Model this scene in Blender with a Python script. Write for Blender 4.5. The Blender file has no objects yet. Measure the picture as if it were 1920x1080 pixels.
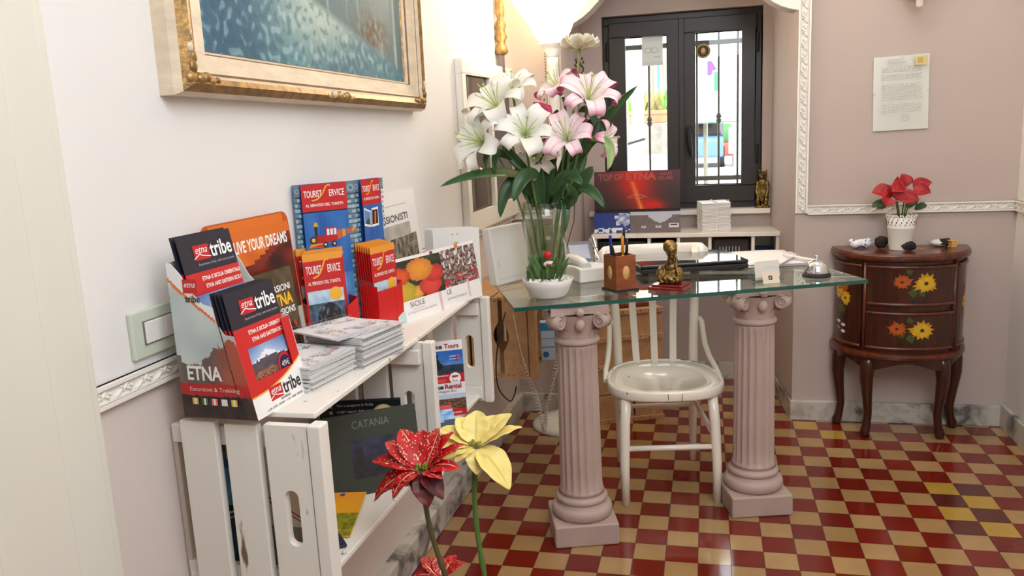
import bpy, bmesh, math, random
from mathutils import Vector, Matrix, Euler, noise
random.seed(7)
PI=math.pi; D=math.radians
SC=bpy.context.scene; COL=SC.collection
# ------------------------------------------------------------------ camera
CAMF=1548.0; YAW,PITCH,ROLL=-.236,.1905,-.0475
CPOS=Vector((-.372,-2.80,1.345))
def cam_axes():
    cy,sy=math.cos(YAW),math.sin(YAW); cp,sp=math.cos(PITCH),math.sin(PITCH)
    f=Vector((sy*cp,cy*cp,-sp)); r=Vector((cy,-sy,0)); u=r.cross(f)
    cr,sr=math.cos(ROLL),math.sin(ROLL)
    return cr*r+sr*u,-sr*r+cr*u,f
CR,CU,CF=cam_axes()
cam_data=bpy.data.cameras.new('camera'); cam=bpy.data.objects.new('camera',cam_data); COL.objects.link(cam)
cam_data.sensor_width=36; cam_data.sensor_fit='HORIZONTAL'; cam_data.lens=36*CAMF/1920
cam_data.clip_start=.02; cam_data.clip_end=200
m=Matrix.Identity(4)
for i in range(3):
    m[i][0]=CR[i]; m[i][1]=CU[i]; m[i][2]=-CF[i]; m[i][3]=CPOS[i]
cam.matrix_world=m
SC.camera=cam
def ray(u,v): return (u-960)/CAMF*CR+(540-v)/CAMF*CU+CF
def at(u,v,x=None,y=None,z=None):
    d=ray(u,v)
    if x is not None: t=(x-CPOS.x)/d.x
    elif y is not None: t=(y-CPOS.y)/d.y
    else: t=(z-CPOS.z)/d.z
    return CPOS+d*t
# ------------------------------------------------------------------ light and exposure
vs=SC.view_settings; vs.view_transform='Standard'; vs.look='None'; vs.gamma=1; vs.exposure=0.0; vs.use_curve_mapping=False
w=bpy.data.worlds.new('daylight'); SC.world=w; w.use_nodes=True
wn=w.node_tree.nodes; wl=w.node_tree.links
bg=wn['Background']; bg.inputs[0].default_value=(.93,.96,1,1); bg.inputs[1].default_value=6.5
def lamp(name,kind,loc,energy,color=(1,1,1),size=1,sizey=None,target=None):
    l=bpy.data.lights.new(name,kind); l.energy=energy; l.color=color
    if kind=='AREA':
        l.size=size
        if sizey: l.shape='RECTANGLE'; l.size_y=sizey
    elif kind=='POINT': l.shadow_soft_size=size
    elif kind=='SUN': l.angle=math.radians(1)
    o=bpy.data.objects.new(name,l); COL.objects.link(o); o.location=loc
    if target is not None:
        o.rotation_euler=(Vector(target)-Vector(loc)).to_track_quat('-Z','Y').to_euler()
    return o
lamp('sun','SUN',(0,0,10),3.0,(1,.96,.9),target=(.6,5.5,3))
lamp('front_fill_light','AREA',(.22,-2.45,2.5),43.5,(.92,.97,1.025),1.3,1.3,target=(-.45,0.2,.6))  # unseen area light, added as soft flash-like fill from the camera side
lamp('rear_fill_light','AREA',(.1,-.1,2.8),9,(1,.96,.92),.9,.9,target=(.1,.15,0))  # second unseen area light, added overhead to brighten the rear of the room
# ------------------------------------------------------------------ materials
def lin(c):
    c=c/255.0
    return c/12.92 if c<=.04045 else ((c+.055)/1.055)**2.4
def L(c): return (lin(c[0]),lin(c[1]),lin(c[2]),1)
class NT:
    def __init__(s,name):
        s.m=bpy.data.materials.new(name); s.m.use_nodes=True; s.t=s.m.node_tree; s.n=s.t.nodes; s.b=s.n['Principled BSDF']
    def node(s,t,**k):
        n=s.n.new(t)
        for a,b in k.items(): setattr(n,a,b)
        return n
    def link(s,a,b): s.t.links.new(a,b)
def mat(name,rgb,rough=.5,metal=0,nscale=0,namt=.0,bump=0,bscale=40,coat=0,spec=.5,vcol=False,rgb2=None,thr=None,stretch=(1,1,1),sheen=0,sss=0):
    q=NT(name); b=q.b
    b.inputs['Roughness'].default_value=rough; b.inputs['Metallic'].default_value=metal
    b.inputs['Specular IOR Level'].default_value=spec; b.inputs['Coat Weight'].default_value=coat
    if sss: b.inputs['Subsurface Weight'].default_value=sss; b.inputs['Subsurface Scale'].default_value=.01
    tc=q.node('ShaderNodeTexCoord'); mp=q.node('ShaderNodeMapping'); mp.inputs['Scale'].default_value=stretch
    q.link(tc.outputs['Object'],mp.inputs['Vector'])
    base=None
    if vcol:
        a=q.node('ShaderNodeAttribute',attribute_name='Col'); base=a.outputs['Color']
    if nscale:
        nz=q.node('ShaderNodeTexNoise'); nz.inputs['Scale'].default_value=nscale; nz.inputs['Detail'].default_value=5
        q.link(mp.outputs[0],nz.inputs['Vector'])
        mx=q.node('ShaderNodeMix',data_type='RGBA')
        ra=q.node('ShaderNodeValToRGB')
        if thr: ra.color_ramp.elements[0].position=thr; ra.color_ramp.elements[1].position=thr+.04
        else: ra.color_ramp.elements[0].position=.3; ra.color_ramp.elements[1].position=.7
        q.link(nz.outputs['Fac'],ra.inputs['Fac']); 
        q.link(ra.outputs['Color'],mx.inputs['Factor'])
        if base is None: mx.inputs['A'].default_value=L(rgb)
        else: q.link(base,mx.inputs['A'])
        c2=rgb2 if rgb2 else tuple(c*(1-namt) for c in rgb)
        mx.inputs['B'].default_value=L(c2)
        if base is not None and not rgb2:
            mm=q.node('ShaderNodeMix',data_type='RGBA',blend_type='MULTIPLY'); mm.inputs['Factor'].default_value=1
            q.link(base,mm.inputs['A']); v=1-namt; mm.inputs['B'].default_value=(v,v,v,1); q.link(mm.outputs['Result'],mx.inputs['B'])
        base=mx.outputs['Result']
    if base is None: b.inputs['Base Color'].default_value=L(rgb)
    else: q.link(base,b.inputs['Base Color'])
    if bump:
        nb=q.node('ShaderNodeTexNoise'); nb.inputs['Scale'].default_value=bscale; nb.inputs['Detail'].default_value=4
        q.link(mp.outputs[0],nb.inputs['Vector'])
        bp=q.node('ShaderNodeBump'); bp.inputs['Strength'].default_value=bump; bp.inputs['Distance'].default_value=.004
        q.link(nb.outputs['Fac'],bp.inputs['Height']); q.link(bp.outputs[0],b.inputs['Normal'])
    return q.m
def thin_glass(name,tint,rough=0.0,boost=1.0):
    q=NT(name); q.n.remove(q.b); out=q.n['Material Output']
    tr=q.node('ShaderNodeBsdfTransparent'); tr.inputs[0].default_value=(*tint,1)
    gl=q.node('ShaderNodeBsdfGlossy'); gl.inputs['Roughness'].default_value=rough; gl.inputs['Color'].default_value=(.95,1,.98,1)
    fr=q.node('ShaderNodeFresnel'); fr.inputs['IOR'].default_value=1.5
    geo=q.node('ShaderNodeNewGeometry')
    # same reflectance from both sides of the thin sheet
    mi=q.node('ShaderNodeMix',data_type='FLOAT'); mi.inputs['A'].default_value=1.5; mi.inputs['B'].default_value=1/1.5
    q.link(geo.outputs['Backfacing'],mi.inputs['Factor'])
    mth=q.node('ShaderNodeMath',operation='MULTIPLY'); mth.inputs[1].default_value=boost
    lw=q.node('ShaderNodeFresnel'); q.link(mi.outputs[0],lw.inputs['IOR'])
    q.link(lw.outputs[0],mth.inputs[0])
    mx=q.node('ShaderNodeMixShader'); q.link(mth.outputs[0],mx.inputs[0]); q.link(tr.outputs[0],mx.inputs[1]); q.link(gl.outputs[0],mx.inputs[2])
    q.link(mx.outputs[0],out.inputs['Surface'])
    return q.m
def emit(name,rgb,strength):
    q=NT(name); b=q.b; b.inputs['Base Color'].default_value=L(rgb); b.inputs['Emission Color'].default_value=L(rgb); b.inputs['Emission Strength'].default_value=strength
    return q.m
def marble(name):
    q=NT(name); b=q.b; b.inputs['Roughness'].default_value=.35
    tc=q.node('ShaderNodeTexCoord'); nz=q.node('ShaderNodeTexNoise'); nz.inputs['Scale'].default_value=7; nz.inputs['Detail'].default_value=9; nz.inputs['Distortion'].default_value=1.6
    q.link(tc.outputs['Object'],nz.inputs['Vector']); r=q.node('ShaderNodeValToRGB')
    e=r.color_ramp.elements; e[0].position=.36; e[0].color=L((104,102,98)); e[1].position=.56; e[1].color=L((203,198,188))
    x=e.new(.45); x.color=L((168,163,154))
    q.link(nz.outputs['Fac'],r.inputs['Fac']); q.link(r.outputs[0],b.inputs['Base Color'])
    return q.m
def wood(name,c1,c2,rough=.5,scale=(3,3,40),bump=.2,coat=0):
    q=NT(name); b=q.b; b.inputs['Roughness'].default_value=rough; b.inputs['Coat Weight'].default_value=coat
    tc=q.node('ShaderNodeTexCoord'); mp=q.node('ShaderNodeMapping'); mp.inputs['Scale'].default_value=scale
    nz=q.node('ShaderNodeTexNoise'); nz.inputs['Scale'].default_value=3; nz.inputs['Detail'].default_value=8; nz.inputs['Distortion'].default_value=.8
    q.link(tc.outputs['Object'],mp.inputs[0]); q.link(mp.outputs[0],nz.inputs['Vector'])
    r=q.node('ShaderNodeValToRGB'); e=r.color_ramp.elements; e[0].position=.3; e[0].color=L(c1); e[1].position=.7; e[1].color=L(c2)
    q.link(nz.outputs['Fac'],r.inputs[0]); q.link(r.outputs[0],b.inputs['Base Color'])
    bp=q.node('ShaderNodeBump'); bp.inputs['Strength'].default_value=bump; bp.inputs['Distance'].default_value=.002
    q.link(nz.outputs['Fac'],bp.inputs['Height']); q.link(bp.outputs[0],b.inputs['Normal'])
    return q.m
M=dict(
 white_wall=mat('white_plaster',(238,235,232),.75,bump=.08,bscale=60,nscale=2,namt=.02),
 low_wall=mat('warm_white_plaster',(226,214,206),.75,bump=.08,bscale=60,nscale=2,namt=.03),
 mauve=mat('mauve_plaster',(198,182,174),.8,bump=.12,bscale=50,nscale=1.6,namt=.035),
 trim=mat('white_moulding',(243,238,228),.5,bump=.1,bscale=80),
 cream=mat('cream_gloss_paint',(230,227,214),.22,bump=.15,bscale=14,nscale=3,namt=.02),
 ceiling=mat('ceiling_white',(240,236,230),.9),
 marble=marble('grey_marble'),
 crate_white=mat('chipped_white_paint',(236,231,222),.55,nscale=24,rgb2=(118,94,72),thr=.675,bump=.25,bscale=30,stretch=(1,1,.22)),
 crate_wood=wood('pale_crate_wood',(182,136,94),(204,160,116),.7,(7,7,7),.25),
 crate_ink=mat('crate_ink',(120,88,56),.7),
 nail=mat('nail',(52,38,28),.5),
 gilt=mat('old_gilding',(186,146,88),.38,metal=.55,nscale=40,namt=.35,bump=.4,bscale=90),
 frame_cream=mat('aged_cream_lacquer',(234,216,188),.4,nscale=14,namt=.1,bump=.2,bscale=50,stretch=(1,1,3)),
 frame_line=mat('frame_brown_paint',(150,112,72),.5,nscale=30,namt=.3),  # thin brown lines along the frame moulding
 print=mat('printed_paper',(255,255,255),.38,vcol=True),
 paint=mat('oil_paint',(255,255,255),.6,vcol=True,bump=.25,bscale=70),
 petal=mat('petal',(255,255,255),.5,vcol=True,sss=.0,nscale=60,namt=.04),
 petal_pink=None,
 leaf=mat('leaf',(255,255,255),.38,vcol=True,nscale=30,namt=.15),
 paper=mat('white_paper',(238,235,232),.6),
 plastic_white=mat('white_plastic',(236,233,228),.3),
 plastic_grey=mat('grey_plastic',(196,200,204),.35),
 enamel=mat('white_enamel',(248,239,224),.22,nscale=22,rgb2=(90,70,54),thr=.735,coat=.2),
 column=mat('mauve_plaster_column',(192,168,158),.6,bump=.2,bscale=70,nscale=8,namt=.05),
 black_metal=mat('anthracite_metal',(52,47,46),.38),
 dark=mat('black_gloss',(14,14,16),.06,coat=.5),
 black=mat('matt_black',(26,25,25),.6),
 chrome=mat('chrome',(225,225,228),.12,metal=1),
 gold=mat('gold_figure',(176,146,88),.34,metal=1,bump=.5,bscale=160,nscale=60,namt=.5),
 mahogany=wood('mahogany',(84,28,14),(124,48,24),.25,(4,4,12),.05,.4),
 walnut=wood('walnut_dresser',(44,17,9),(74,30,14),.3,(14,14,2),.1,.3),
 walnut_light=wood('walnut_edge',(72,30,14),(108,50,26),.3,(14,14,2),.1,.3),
 desk_wood=wood('desk_wood',(120,58,24),(158,86,42),.35,(4,4,16),.08,.2),
 oval=wood('inlay_wood',(214,160,92),(232,188,124),.4,(10,10,30),.05),
 glass_top=thin_glass('table_glass',(.93,.965,.955),0,1.2),
 glass_edge=mat('green_glass_edge',(12,84,72),.08,coat=.6),
 pane=thin_glass('window_pane',(.93,.96,.97),0,.55),
 vase=thin_glass('vase_glass',(.93,.955,.94),0,1.5),
 water=thin_glass('vase_water',(.80,.84,.66),0,.6),
 picture_glass=mat('dark_glazed_photograph',(34,30,28),.08,coat=.3,nscale=3,rgb2=(84,70,62)),
 pot=mat('white_pot',(240,236,228),.35),
 pebble=mat('white_pebbles',(238,236,230),.5,bump=.4),
 rock=mat('lava_rock',(46,40,38),.9,bump=1,bscale=120,nscale=30,namt=.4),
 shade=emit('lit_glass_bowl',(255,238,200),5.0),
 grille=mat('grey_iron',(118,112,98),.5),
 street=mat('street',(214,210,204),.8,nscale=2,namt=.1),
 facade=mat('facade_cream',(246,240,228),.8,nscale=1,namt=.05),
 facade_pink=mat('facade_salmon',(236,190,160),.8),
 terracotta=mat('terracotta',(206,120,86),.7),
 stone=mat('stone',(150,142,130),.9,bump=.6,bscale=14,nscale=6,namt=.2),
 sage=mat('switch_plate_sage',(206,214,196),.35,nscale=12,rgb2=(228,226,216),thr=.6),
 cord=mat('cream_cord',(214,204,188),.4),
)
def two_tone(name,back):
    q=NT(name); b=q.b; b.inputs['Roughness'].default_value=.5
    a=q.node('ShaderNodeAttribute',attribute_name='Col'); g=q.node('ShaderNodeNewGeometry'); mx=q.node('ShaderNodeMix',data_type='RGBA')
    f=q.node('ShaderNodeMath',operation='MULTIPLY'); f.inputs[1].default_value=.85; q.link(g.outputs['Backfacing'],f.inputs[0])
    q.link(f.outputs[0],mx.inputs['Factor']); q.link(a.outputs['Color'],mx.inputs['A']); mx.inputs['B'].default_value=L(back); q.link(mx.outputs['Result'],b.inputs['Base Color'])
    return q.m
M['petal_pink']=two_tone('pink_lily_petal',(206,70,124))
# ------------------------------------------------------------------ mesh helpers
class MB:
    def __init__(s): s.v=[];s.f=[];s.m=[];s.c=[];s.sm=[];s.X=None
    def add(s,vs,fs,m=0,c=None,sm=False):
        o=len(s.v)
        s.v+=[(s.X@Vector(p) if s.X else Vector(p)) for p in vs]
        for k,f in enumerate(fs):
            s.f.append([o+i for i in f]); s.m.append(m); s.sm.append(sm)
            s.c.append((c[k] if isinstance(c,list) else c) or (255,255,255))
        return s
    def box(s,x0,x1,y0,y1,z0,z1,m=0,c=None):
        P=[(x,y,z) for x in (x0,x1) for y in (y0,y1) for z in (z0,z1)]
        return s.add(P,[(0,1,3,2),(4,6,7,5),(0,4,5,1),(2,3,7,6),(0,2,6,4),(1,5,7,3)],m,c)
    def prism(s,poly,fn,d0,d1,m=0,c=None,sm=False):
        n=len(poly); P=[fn(a,b,d0) for a,b in poly]+[fn(a,b,d1) for a,b in poly]
        return s.add(P,[tuple(range(n))[::-1],tuple(range(n,2*n))]+[(i,(i+1)%n,n+(i+1)%n,n+i) for i in range(n)],m,c,sm)
    def grid(s,fn,nu,nv,m=0,cf=None,sm=True,close=False):
        P=[];F=[];C=[]
        for i in range(nu+1):
            for j in range(nv+1): P.append(fn(i/nu,j/nv))
        for i in range(nu):
            for j in range(nv):
                a=i*(nv+1)+j; F.append((a,a+nv+1,a+nv+2,a+1))
                C.append(cf((i+.5)/nu,(j+.5)/nv) if cf else None)
        return s.add(P,F,m,C if cf else None,sm)
    def lathe(s,prof,seg=24,c0=(0,0,0),m=0,c=None,sm=True,caps=True,rf=None):
        P=[];F=[]
        for r,z in prof:
            for k in range(seg):
                a=2*PI*k/seg; q=r*(rf(a,z) if rf else 1)
                P.append((c0[0]+q*math.cos(a),c0[1]+q*math.sin(a),c0[2]+z))
        for i in range(len(prof)-1):
            for k in range(seg):
                k2=(k+1)%seg; F.append((i*seg+k,i*seg+k2,(i+1)*seg+k2,(i+1)*seg+k))
        s.add(P,F,m,c,sm)
        if caps:
            n=len(prof)-1
            if prof[0][0]>1e-5: s.add(P[:seg],[tuple(range(seg))[::-1]],m,c)
            if prof[-1][0]>1e-5: s.add(P[n*seg:],[tuple(range(seg))],m,c)
        return s
    def tube(s,pts,rad,seg=8,m=0,c=None,caps=True,closed=False):
        pts=[Vector(p) for p in pts]; n=len(pts)
        if not hasattr(rad,'__len__'): rad=[rad]*n
        P=[];F=[]; up=None
        for i,p in enumerate(pts):
            if closed: t=pts[(i+1)%n]-pts[i-1]
            else: t=pts[min(i+1,n-1)]-pts[max(i-1,0)]
            t=t.normalized() if t.length>1e-9 else Vector((0,0,1))
            if up is None:
                up=Vector((0,0,1)) if abs(t.z)<.9 else Vector((1,0,0))
            a=(up-t*up.dot(t))
            a=a.normalized() if a.length>1e-6 else t.orthogonal().normalized()
            b=t.cross(a); up=a
            for k in range(seg):
                q=2*PI*k/seg; P.append(p+rad[i]*(math.cos(q)*a+math.sin(q)*b))
        for i in range(n if closed else n-1):
            i2=(i+1)%n
            for k in range(seg):
                k2=(k+1)%seg; F.append((i*seg+k,i*seg+k2,i2*seg+k2,i2*seg+k))
        s.add(P,F,m,c,True)
        if caps and not closed:
            s.add(P[:seg],[tuple(range(seg))[::-1]],m,c); s.add(P[-seg:],[tuple(range(seg))],m,c)
        return s
    def ball(s,c0,r,m=0,c=None,nu=12,nv=8,R=None):
        r=r if hasattr(r,'__len__') else (r,r,r); P=[];F=[]
        for i in range(nv+1):
            t=PI*i/nv
            for k in range(nu):
                a=2*PI*k/nu; q=Vector((r[0]*math.sin(t)*math.cos(a),r[1]*math.sin(t)*math.sin(a),r[2]*math.cos(t)))
                if R: q=R@q
                P.append(q+Vector(c0))
        for i in range(nv):
            for k in range(nu):
                k2=(k+1)%nu
                if i==0: F.append((k,nu+k,nu+k2))
                elif i==nv-1: F.append((i*nu+k,(i+1)*nu+k,i*nu+k2))
                else: F.append((i*nu+k,(i+1)*nu+k,(i+1)*nu+k2,i*nu+k2))
        return s.add(P,F,m,c,True)
    def build(s,name,mats,parent=None,loc=None,rot=None,bevel=0,seg=2,fix=True,remesh=0,subd=0):
        me=bpy.data.meshes.new(name); me.from_pydata([tuple(p) for p in s.v],[],s.f)
        if not isinstance(mats,(list,tuple)): mats=[mats]
        for q in mats: me.materials.append(M[q] if isinstance(q,str) else q)
        me.polygons.foreach_set('material_index',s.m); me.polygons.foreach_set('use_smooth',s.sm)
        at_=me.color_attributes.new('Col','FLOAT_COLOR','CORNER'); buf=[]
        cache={}
        for f,c in zip(s.f,s.c):
            if c not in cache: cache[c]=L(c)
            buf.extend(cache[c]*len(f))
        at_.data.foreach_set('color',buf)
        me.update()
        if fix:
            bm=bmesh.new(); bm.from_mesh(me)
            bmesh.ops.remove_doubles(bm,verts=bm.verts,dist=1e-6)
            bmesh.ops.recalc_face_normals(bm,faces=bm.faces); bm.to_mesh(me); bm.free()
        o=bpy.data.objects.new(name,me); COL.objects.link(o)
        if parent: o.parent=parent
        if loc is not None: o.location=loc
        if rot is not None: o.rotation_euler=rot
        if remesh:
            r=o.modifiers.new('r','REMESH'); r.mode='VOXEL'; r.voxel_size=remesh; r.use_smooth_shade=True
            q=o.modifiers.new('s','SMOOTH'); q.iterations=3
        if bevel:
            b=o.modifiers.new('b','BEVEL'); b.width=bevel; b.segments=seg; b.limit_method='ANGLE'; b.angle_limit=math.radians(50); b.harden_normals=False
        if subd:
            q=o.modifiers.new('u','SUBSURF'); q.levels=subd; q.render_levels=subd
        return o
def tag(o,label,cat,group=None,kind=None):
    o['label']=label; o['category']=cat
    if group: o['group']=group
    if kind: o['kind']=kind
    return o
def struct(o): o['kind']='structure'; return o
def thing(name,label,cat,loc=(0,0,0),rz=0,group=None,rot=None):
    o=bpy.data.objects.new(name,None); COL.objects.link(o); o.location=loc; o.rotation_euler=rot if rot else (0,0,rz)
    o.empty_display_size=.05
    return tag(o,label,cat,group)
def dup(o,label=None,loc=None,rot=None):
    def rec(a,par):
        c=a.copy(); COL.objects.link(c)
        if par: c.parent=par
        for ch in a.children: rec(ch,c)
        return c
    c=rec(o,None)
    if label: c['label']=label
    if loc is not None: c.location=loc
    if rot is not None: c.rotation_euler=rot
    return c
TX={}
def text_geo(body,bold=0.0,shear=0.0):
    k=(body,bold,shear)
    if k in TX: return TX[k]
    cu=bpy.data.curves.new('t','FONT'); cu.body=body; cu.size=1; cu.offset=bold; cu.shear=shear; cu.resolution_u=3
    o=bpy.data.objects.new('t',cu); COL.objects.link(o)
    dg=bpy.context.evaluated_depsgraph_get(); me=bpy.data.meshes.new_from_object(o.evaluated_get(dg))
    vs=[tuple(v.co) for v in me.vertices]; fs=[tuple(p.vertices) for p in me.polygons]
    bpy.data.objects.remove(o); bpy.data.curves.remove(cu); bpy.data.meshes.remove(me)
    xs=[v[0] for v in vs] or [0]; ys=[v[1] for v in vs] or [0]
    TX[k]=(vs,fs,min(xs),max(xs),min(ys),max(ys)); return TX[k]
class Sheet(MB):
    """printed sheet: x right, z up, printed side towards -y; each ink layer lies a hair in front of the last"""
    def __init__(s,w,h,th=.001,c=(245,245,243),back=None):
        super().__init__(); s.k=1; s.w=w; s.h=h; s.box(0,w,0,th,0,h,0,back or c)
        s.rect(0,0,w,h,c)
    def lay(s): s.k+=1; return -s.k*.00012
    def rect(s,a,b,c,d,col): y=s.lay(); s.add([(a,y,b),(c,y,b),(c,y,d),(a,y,d)],[(0,1,2,3)],0,col); return s
    def poly(s,pts,col): y=s.lay(); s.add([(a,y,b) for a,b in pts],[tuple(range(len(pts)))],0,col); return s
    def disk(s,x,z,r,col,n=20,rz=None):
        return s.poly([(x+r*math.cos(2*PI*i/n),z+(rz or r)*math.sin(2*PI*i/n)) for i in range(n)],col)
    def pic(s,a,b,c,d,fn,nx=24,nz=24):
        y=s.lay()
        s.grid(lambda u,v:(a+(c-a)*u,y,b+(d-b)*v),nx,nz,0,fn,False); return s
    def line(s,pts,wd,col):
        y=s.lay()
        for (a,b),(c,d) in zip(pts[:-1],pts[1:]):
            n=Vector((-(d-b),c-a)); n=n.normalized()*wd/2 if n.length else Vector((0,0))
            s.add([(a+n.x,y,b+n.y),(a-n.x,y,b-n.y),(c-n.x,y,d-n.y),(c+n.x,y,d+n.y)],[(0,1,2,3)],0,col)
        return s
    def text(s,body,x,z,w,h,col,bold=.0,shear=0,lean=0):
        vs,fs,x0,x1,y0,y1=text_geo(body,bold,shear); y=s.lay()
        if not fs: return s
        sx=w/(x1-x0); sz=h/(y1-y0)
        s.add([(x+(a-x0)*sx,y,z+(b-y0)*sz+lean*(a-x0)*sx) for a,b,_ in vs],fs,0,col); return s
def mix(a,b,t):
    t=max(0,min(1,t)); return tuple(a[i]+(b[i]-a[i])*t for i in range(3))
def nz(x,y,s=1,z=0): return noise.noise(Vector((x*s,y*s,z)))
def WL(y): return -1.33+.028*(y+1.7)
LY=math.atan2(1,.028)
def wl(y,z,off=0): return Vector((WL(y)+off,y,z))
# ------------------------------------------------------------------ room shell
def build_room():
    # floor: 10 cm checkered cement tiles
    mb=MB(); random.seed(3)
    yell={(4,2),(5,1),(4,0),(5,-1),(0,8),(1,7)}
    i0,i1,j0,j1=-14,9,-43,16
    for i in range(i0,i1):
        for j in range(j0,j1):
            red=(i+j)%2!=0
            t=random.random()
            if red: c=mix((138,36,20),(118,28,16),t)
            else: c=mix((194,156,106),(178,140,90),t)
            if (i,j) in yell: c=(200,160,66)
            if red and (i,j) in ((5,2),(4,1),(5,0),(4,-1)): c=(98,42,34)
            g=.0009
            x0,y0=i*.1,j*.1
            mb.add([(x0+g,y0+g,0),(x0+.1-g,y0+g,0),(x0+.1-g,y0+.1-g,0),(x0+g,y0+.1-g,0)],[(0,1,2,3)],0,c)
    mb.box(-1.5,1.0,-4.4,1.75,-.12,-.0006,1)
    q=NT('checkered_cement_tile'); b=q.b
    a=q.node('ShaderNodeAttribute',attribute_name='Col')
    tc=q.node('ShaderNodeTexCoord'); n1=q.node('ShaderNodeTexNoise'); n1.inputs['Scale'].default_value=9; n1.inputs['Detail'].default_value=6
    q.link(tc.outputs['Object'],n1.inputs['Vector'])
    mm=q.node('ShaderNodeMix',data_type='RGBA',blend_type='MULTIPLY'); mm.inputs['Factor'].default_value=.35
    q.link(a.outputs['Color'],mm.inputs['A']); q.link(n1.outputs['Fac'],mm.inputs['B']); 
    q.link(mm.outputs['Result'],b.inputs['Base Color'])
    mr=q.node('ShaderNodeMapRange'); mr.inputs['To Min'].default_value=.07; mr.inputs['To Max'].default_value=.17
    b.inputs['Specular IOR Level'].default_value=.8; q.link(n1.outputs['Fac'],mr.inputs['Value']); q.link(mr.outputs[0],b.inputs['Roughness'])
    n2=q.node('ShaderNodeTexNoise'); n2.inputs['Scale'].default_value=11; q.link(tc.outputs['Object'],n2.inputs['Vector'])
    bp=q.node('ShaderNodeBump'); bp.inputs['Strength'].default_value=.05; bp.inputs['Distance'].default_value=.004
    q.link(n2.outputs['Fac'],bp.inputs['Height']); q.link(bp.outputs[0],b.inputs['Normal'])
    M['tile']=q.m; M['grout']=mat('grout',(70,50,38),.7)
    struct(mb.build('floor',['tile','grout'],fix=False))
    # left wall, split at the rail into white upper and warmer lower colour
    mb=MB()
    def lw(z0,z1,mi):
        poly=[(WL(-4.3),-4.3),(WL(.95),.95),(-1.55,.95),(-1.65,-4.3)]
        mb.prism(poly,lambda a,b,d:(a,b,d),z0,z1,mi)
    lw(0,.95,1); lw(.95,2.9,0)
    struct(mb.build('wall_left',['white_wall','low_wall']))
    # back wall with the window niche
    mb=MB()
    mb.box(-1.5,-1.0,.942,1.53,0,2.9); mb.prism([(0,.942),(1.0,.942),(1.0,1.53),(-.06,1.53)],lambda a,b,d:(a,b,d),0,2.9)
    mb.box(-1.0,0,.942,1.53,2.15,2.9)
    wx0,wx1,wz0,wz1=-.887,-.103,.895,1.874
    mb.box(-1.2,wx0,1.53,1.78,-.1,2.3); mb.box(wx1,.2,1.53,1.78,-.1,2.3)
    mb.box(wx0,wx1,1.53,1.78,-.1,wz0); mb.box(wx0,wx1,1.53,1.78,wz1,2.3)
    # shoulder of the niche arch
    n=10; pts=[(.002,1.768)]
    for k in range(n+1):
        t=k/n; pts.append((-.34*t,1.768+.06*t+.32*t**2.2))
    pts+=[(-.34,2.2),(.002,2.2)]
    mb.prism(pts,lambda a,b,d:(a,d,b),.945,1.06)
    pl=[(-1.002,1.768)]+[(-1.0+.34*k/n,1.768+.06*k/n+.32*(k/n)**2.2) for k in range(n+1)]+[(-.66,2.2),(-1.002,2.2)]
    mb.prism(pl,lambda a,b,d:(a,d,b),.945,1.06)
    struct(mb.build('wall_back',['mauve']))
    mb=MB(); mb.box(.86,1.0,-4.3,.95,0,2.9); struct(mb.build('wall_right','white_wall'))
    mb=MB(); mb.box(-1.7,1.0,-4.45,-4.3,0,2.9); struct(mb.build('wall_front','white_wall'))
    mb=MB(); mb.box(-1.7,1.0,-4.45,1.78,2.9,3.02); struct(mb.build('ceiling','ceiling'))
    # marble baseboards
    mb=MB(); mb.box(-.008,.86,.918,.942,0,.088); mb.prism([(-.008,.93),(-.004,.942),(-.064,1.53),(-.078,1.53)],lambda a,b,d:(a,b,d),0,.088)
    mb.box(-1.0,-.06,1.515,1.53,0,.088); mb.box(-1.26,-.995,.918,.942,0,.088); mb.box(-1.0,-.985,.93,1.53,0,.088)
    struct(mb.build('baseboard_back','marble',bevel=.002))
    mb=MB(); mb.prism([(WL(-4.3)+.055,-4.3),(WL(.918)+.03,.918),(WL(.918)-.005,.918),(WL(-4.3)-.005,-4.3)],lambda a,b,d:(a,b,d),0,.1)
    struct(mb.build('baseboard_left','marble',bevel=.006))
    mb=MB(); mb.box(.842,.86,-4.3,.918,0,.1); struct(mb.build('baseboard_right','marble',bevel=.003))
    # carved mouldings: chair rails and niche surround
    def rail_geo(mb,P0,P1,up,out,wd,orn=.06,proud=.012):
        P0=Vector(P0);P1=Vector(P1);up=Vector(up).normalized();out=Vector(out).normalized();d=(P1-P0); ln=d.length; d.normalize()
        def slab(a,b,p):
            fn=lambda s,t,k:P0+d*s+up*t+out*k
            mb.prism([(0,a),(ln,a),(ln,b),(0,b)],fn,-.002,p)
        slab(0,wd,proud*.55); slab(0,wd*.16,proud*1.25); slab(wd*.84,wd,proud*1.25); slab(wd*.2,wd*.25,proud*.9); slab(wd*.75,wd*.8,proud*.9)
        n=max(1,int(ln/orn))
        for k in range(n):
            s=(k+.5)*ln/n
            for (ds,dt,a,b,ang) in ((-.22,-.08,.26,.085,.6),(.1,.1,.24,.08,.75),(.3,-.06,.16,.07,-.5),(-.04,.12,.12,.06,-.9),(.42,.06,.07,.07,0)):
                c=P0+d*(s+ds*orn)+up*(wd*.5+dt*wd)+out*proud*.55
                R=Matrix((d,up,out)).transposed()@Matrix.Rotation(ang,3,'Z')
                mb.ball(c,(a*orn,b*wd*1.2,proud*.55),0,None,8,5,R)
    mb=MB(); rail_geo(mb,(.05,.942,.923),(.86,.942,.923),(0,0,1),(0,-1,0),.041); rail_geo(mb,(.86,.942,.923),(.86,-.6,.923),(0,0,1),(-1,0,0),.041)
    rail_geo(mb,(-1.256,.942,.93),(-1.06,.942,.93),(0,0,1),(0,-1,0),.038)
    struct(mb.build('trim_1','trim'))
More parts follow.
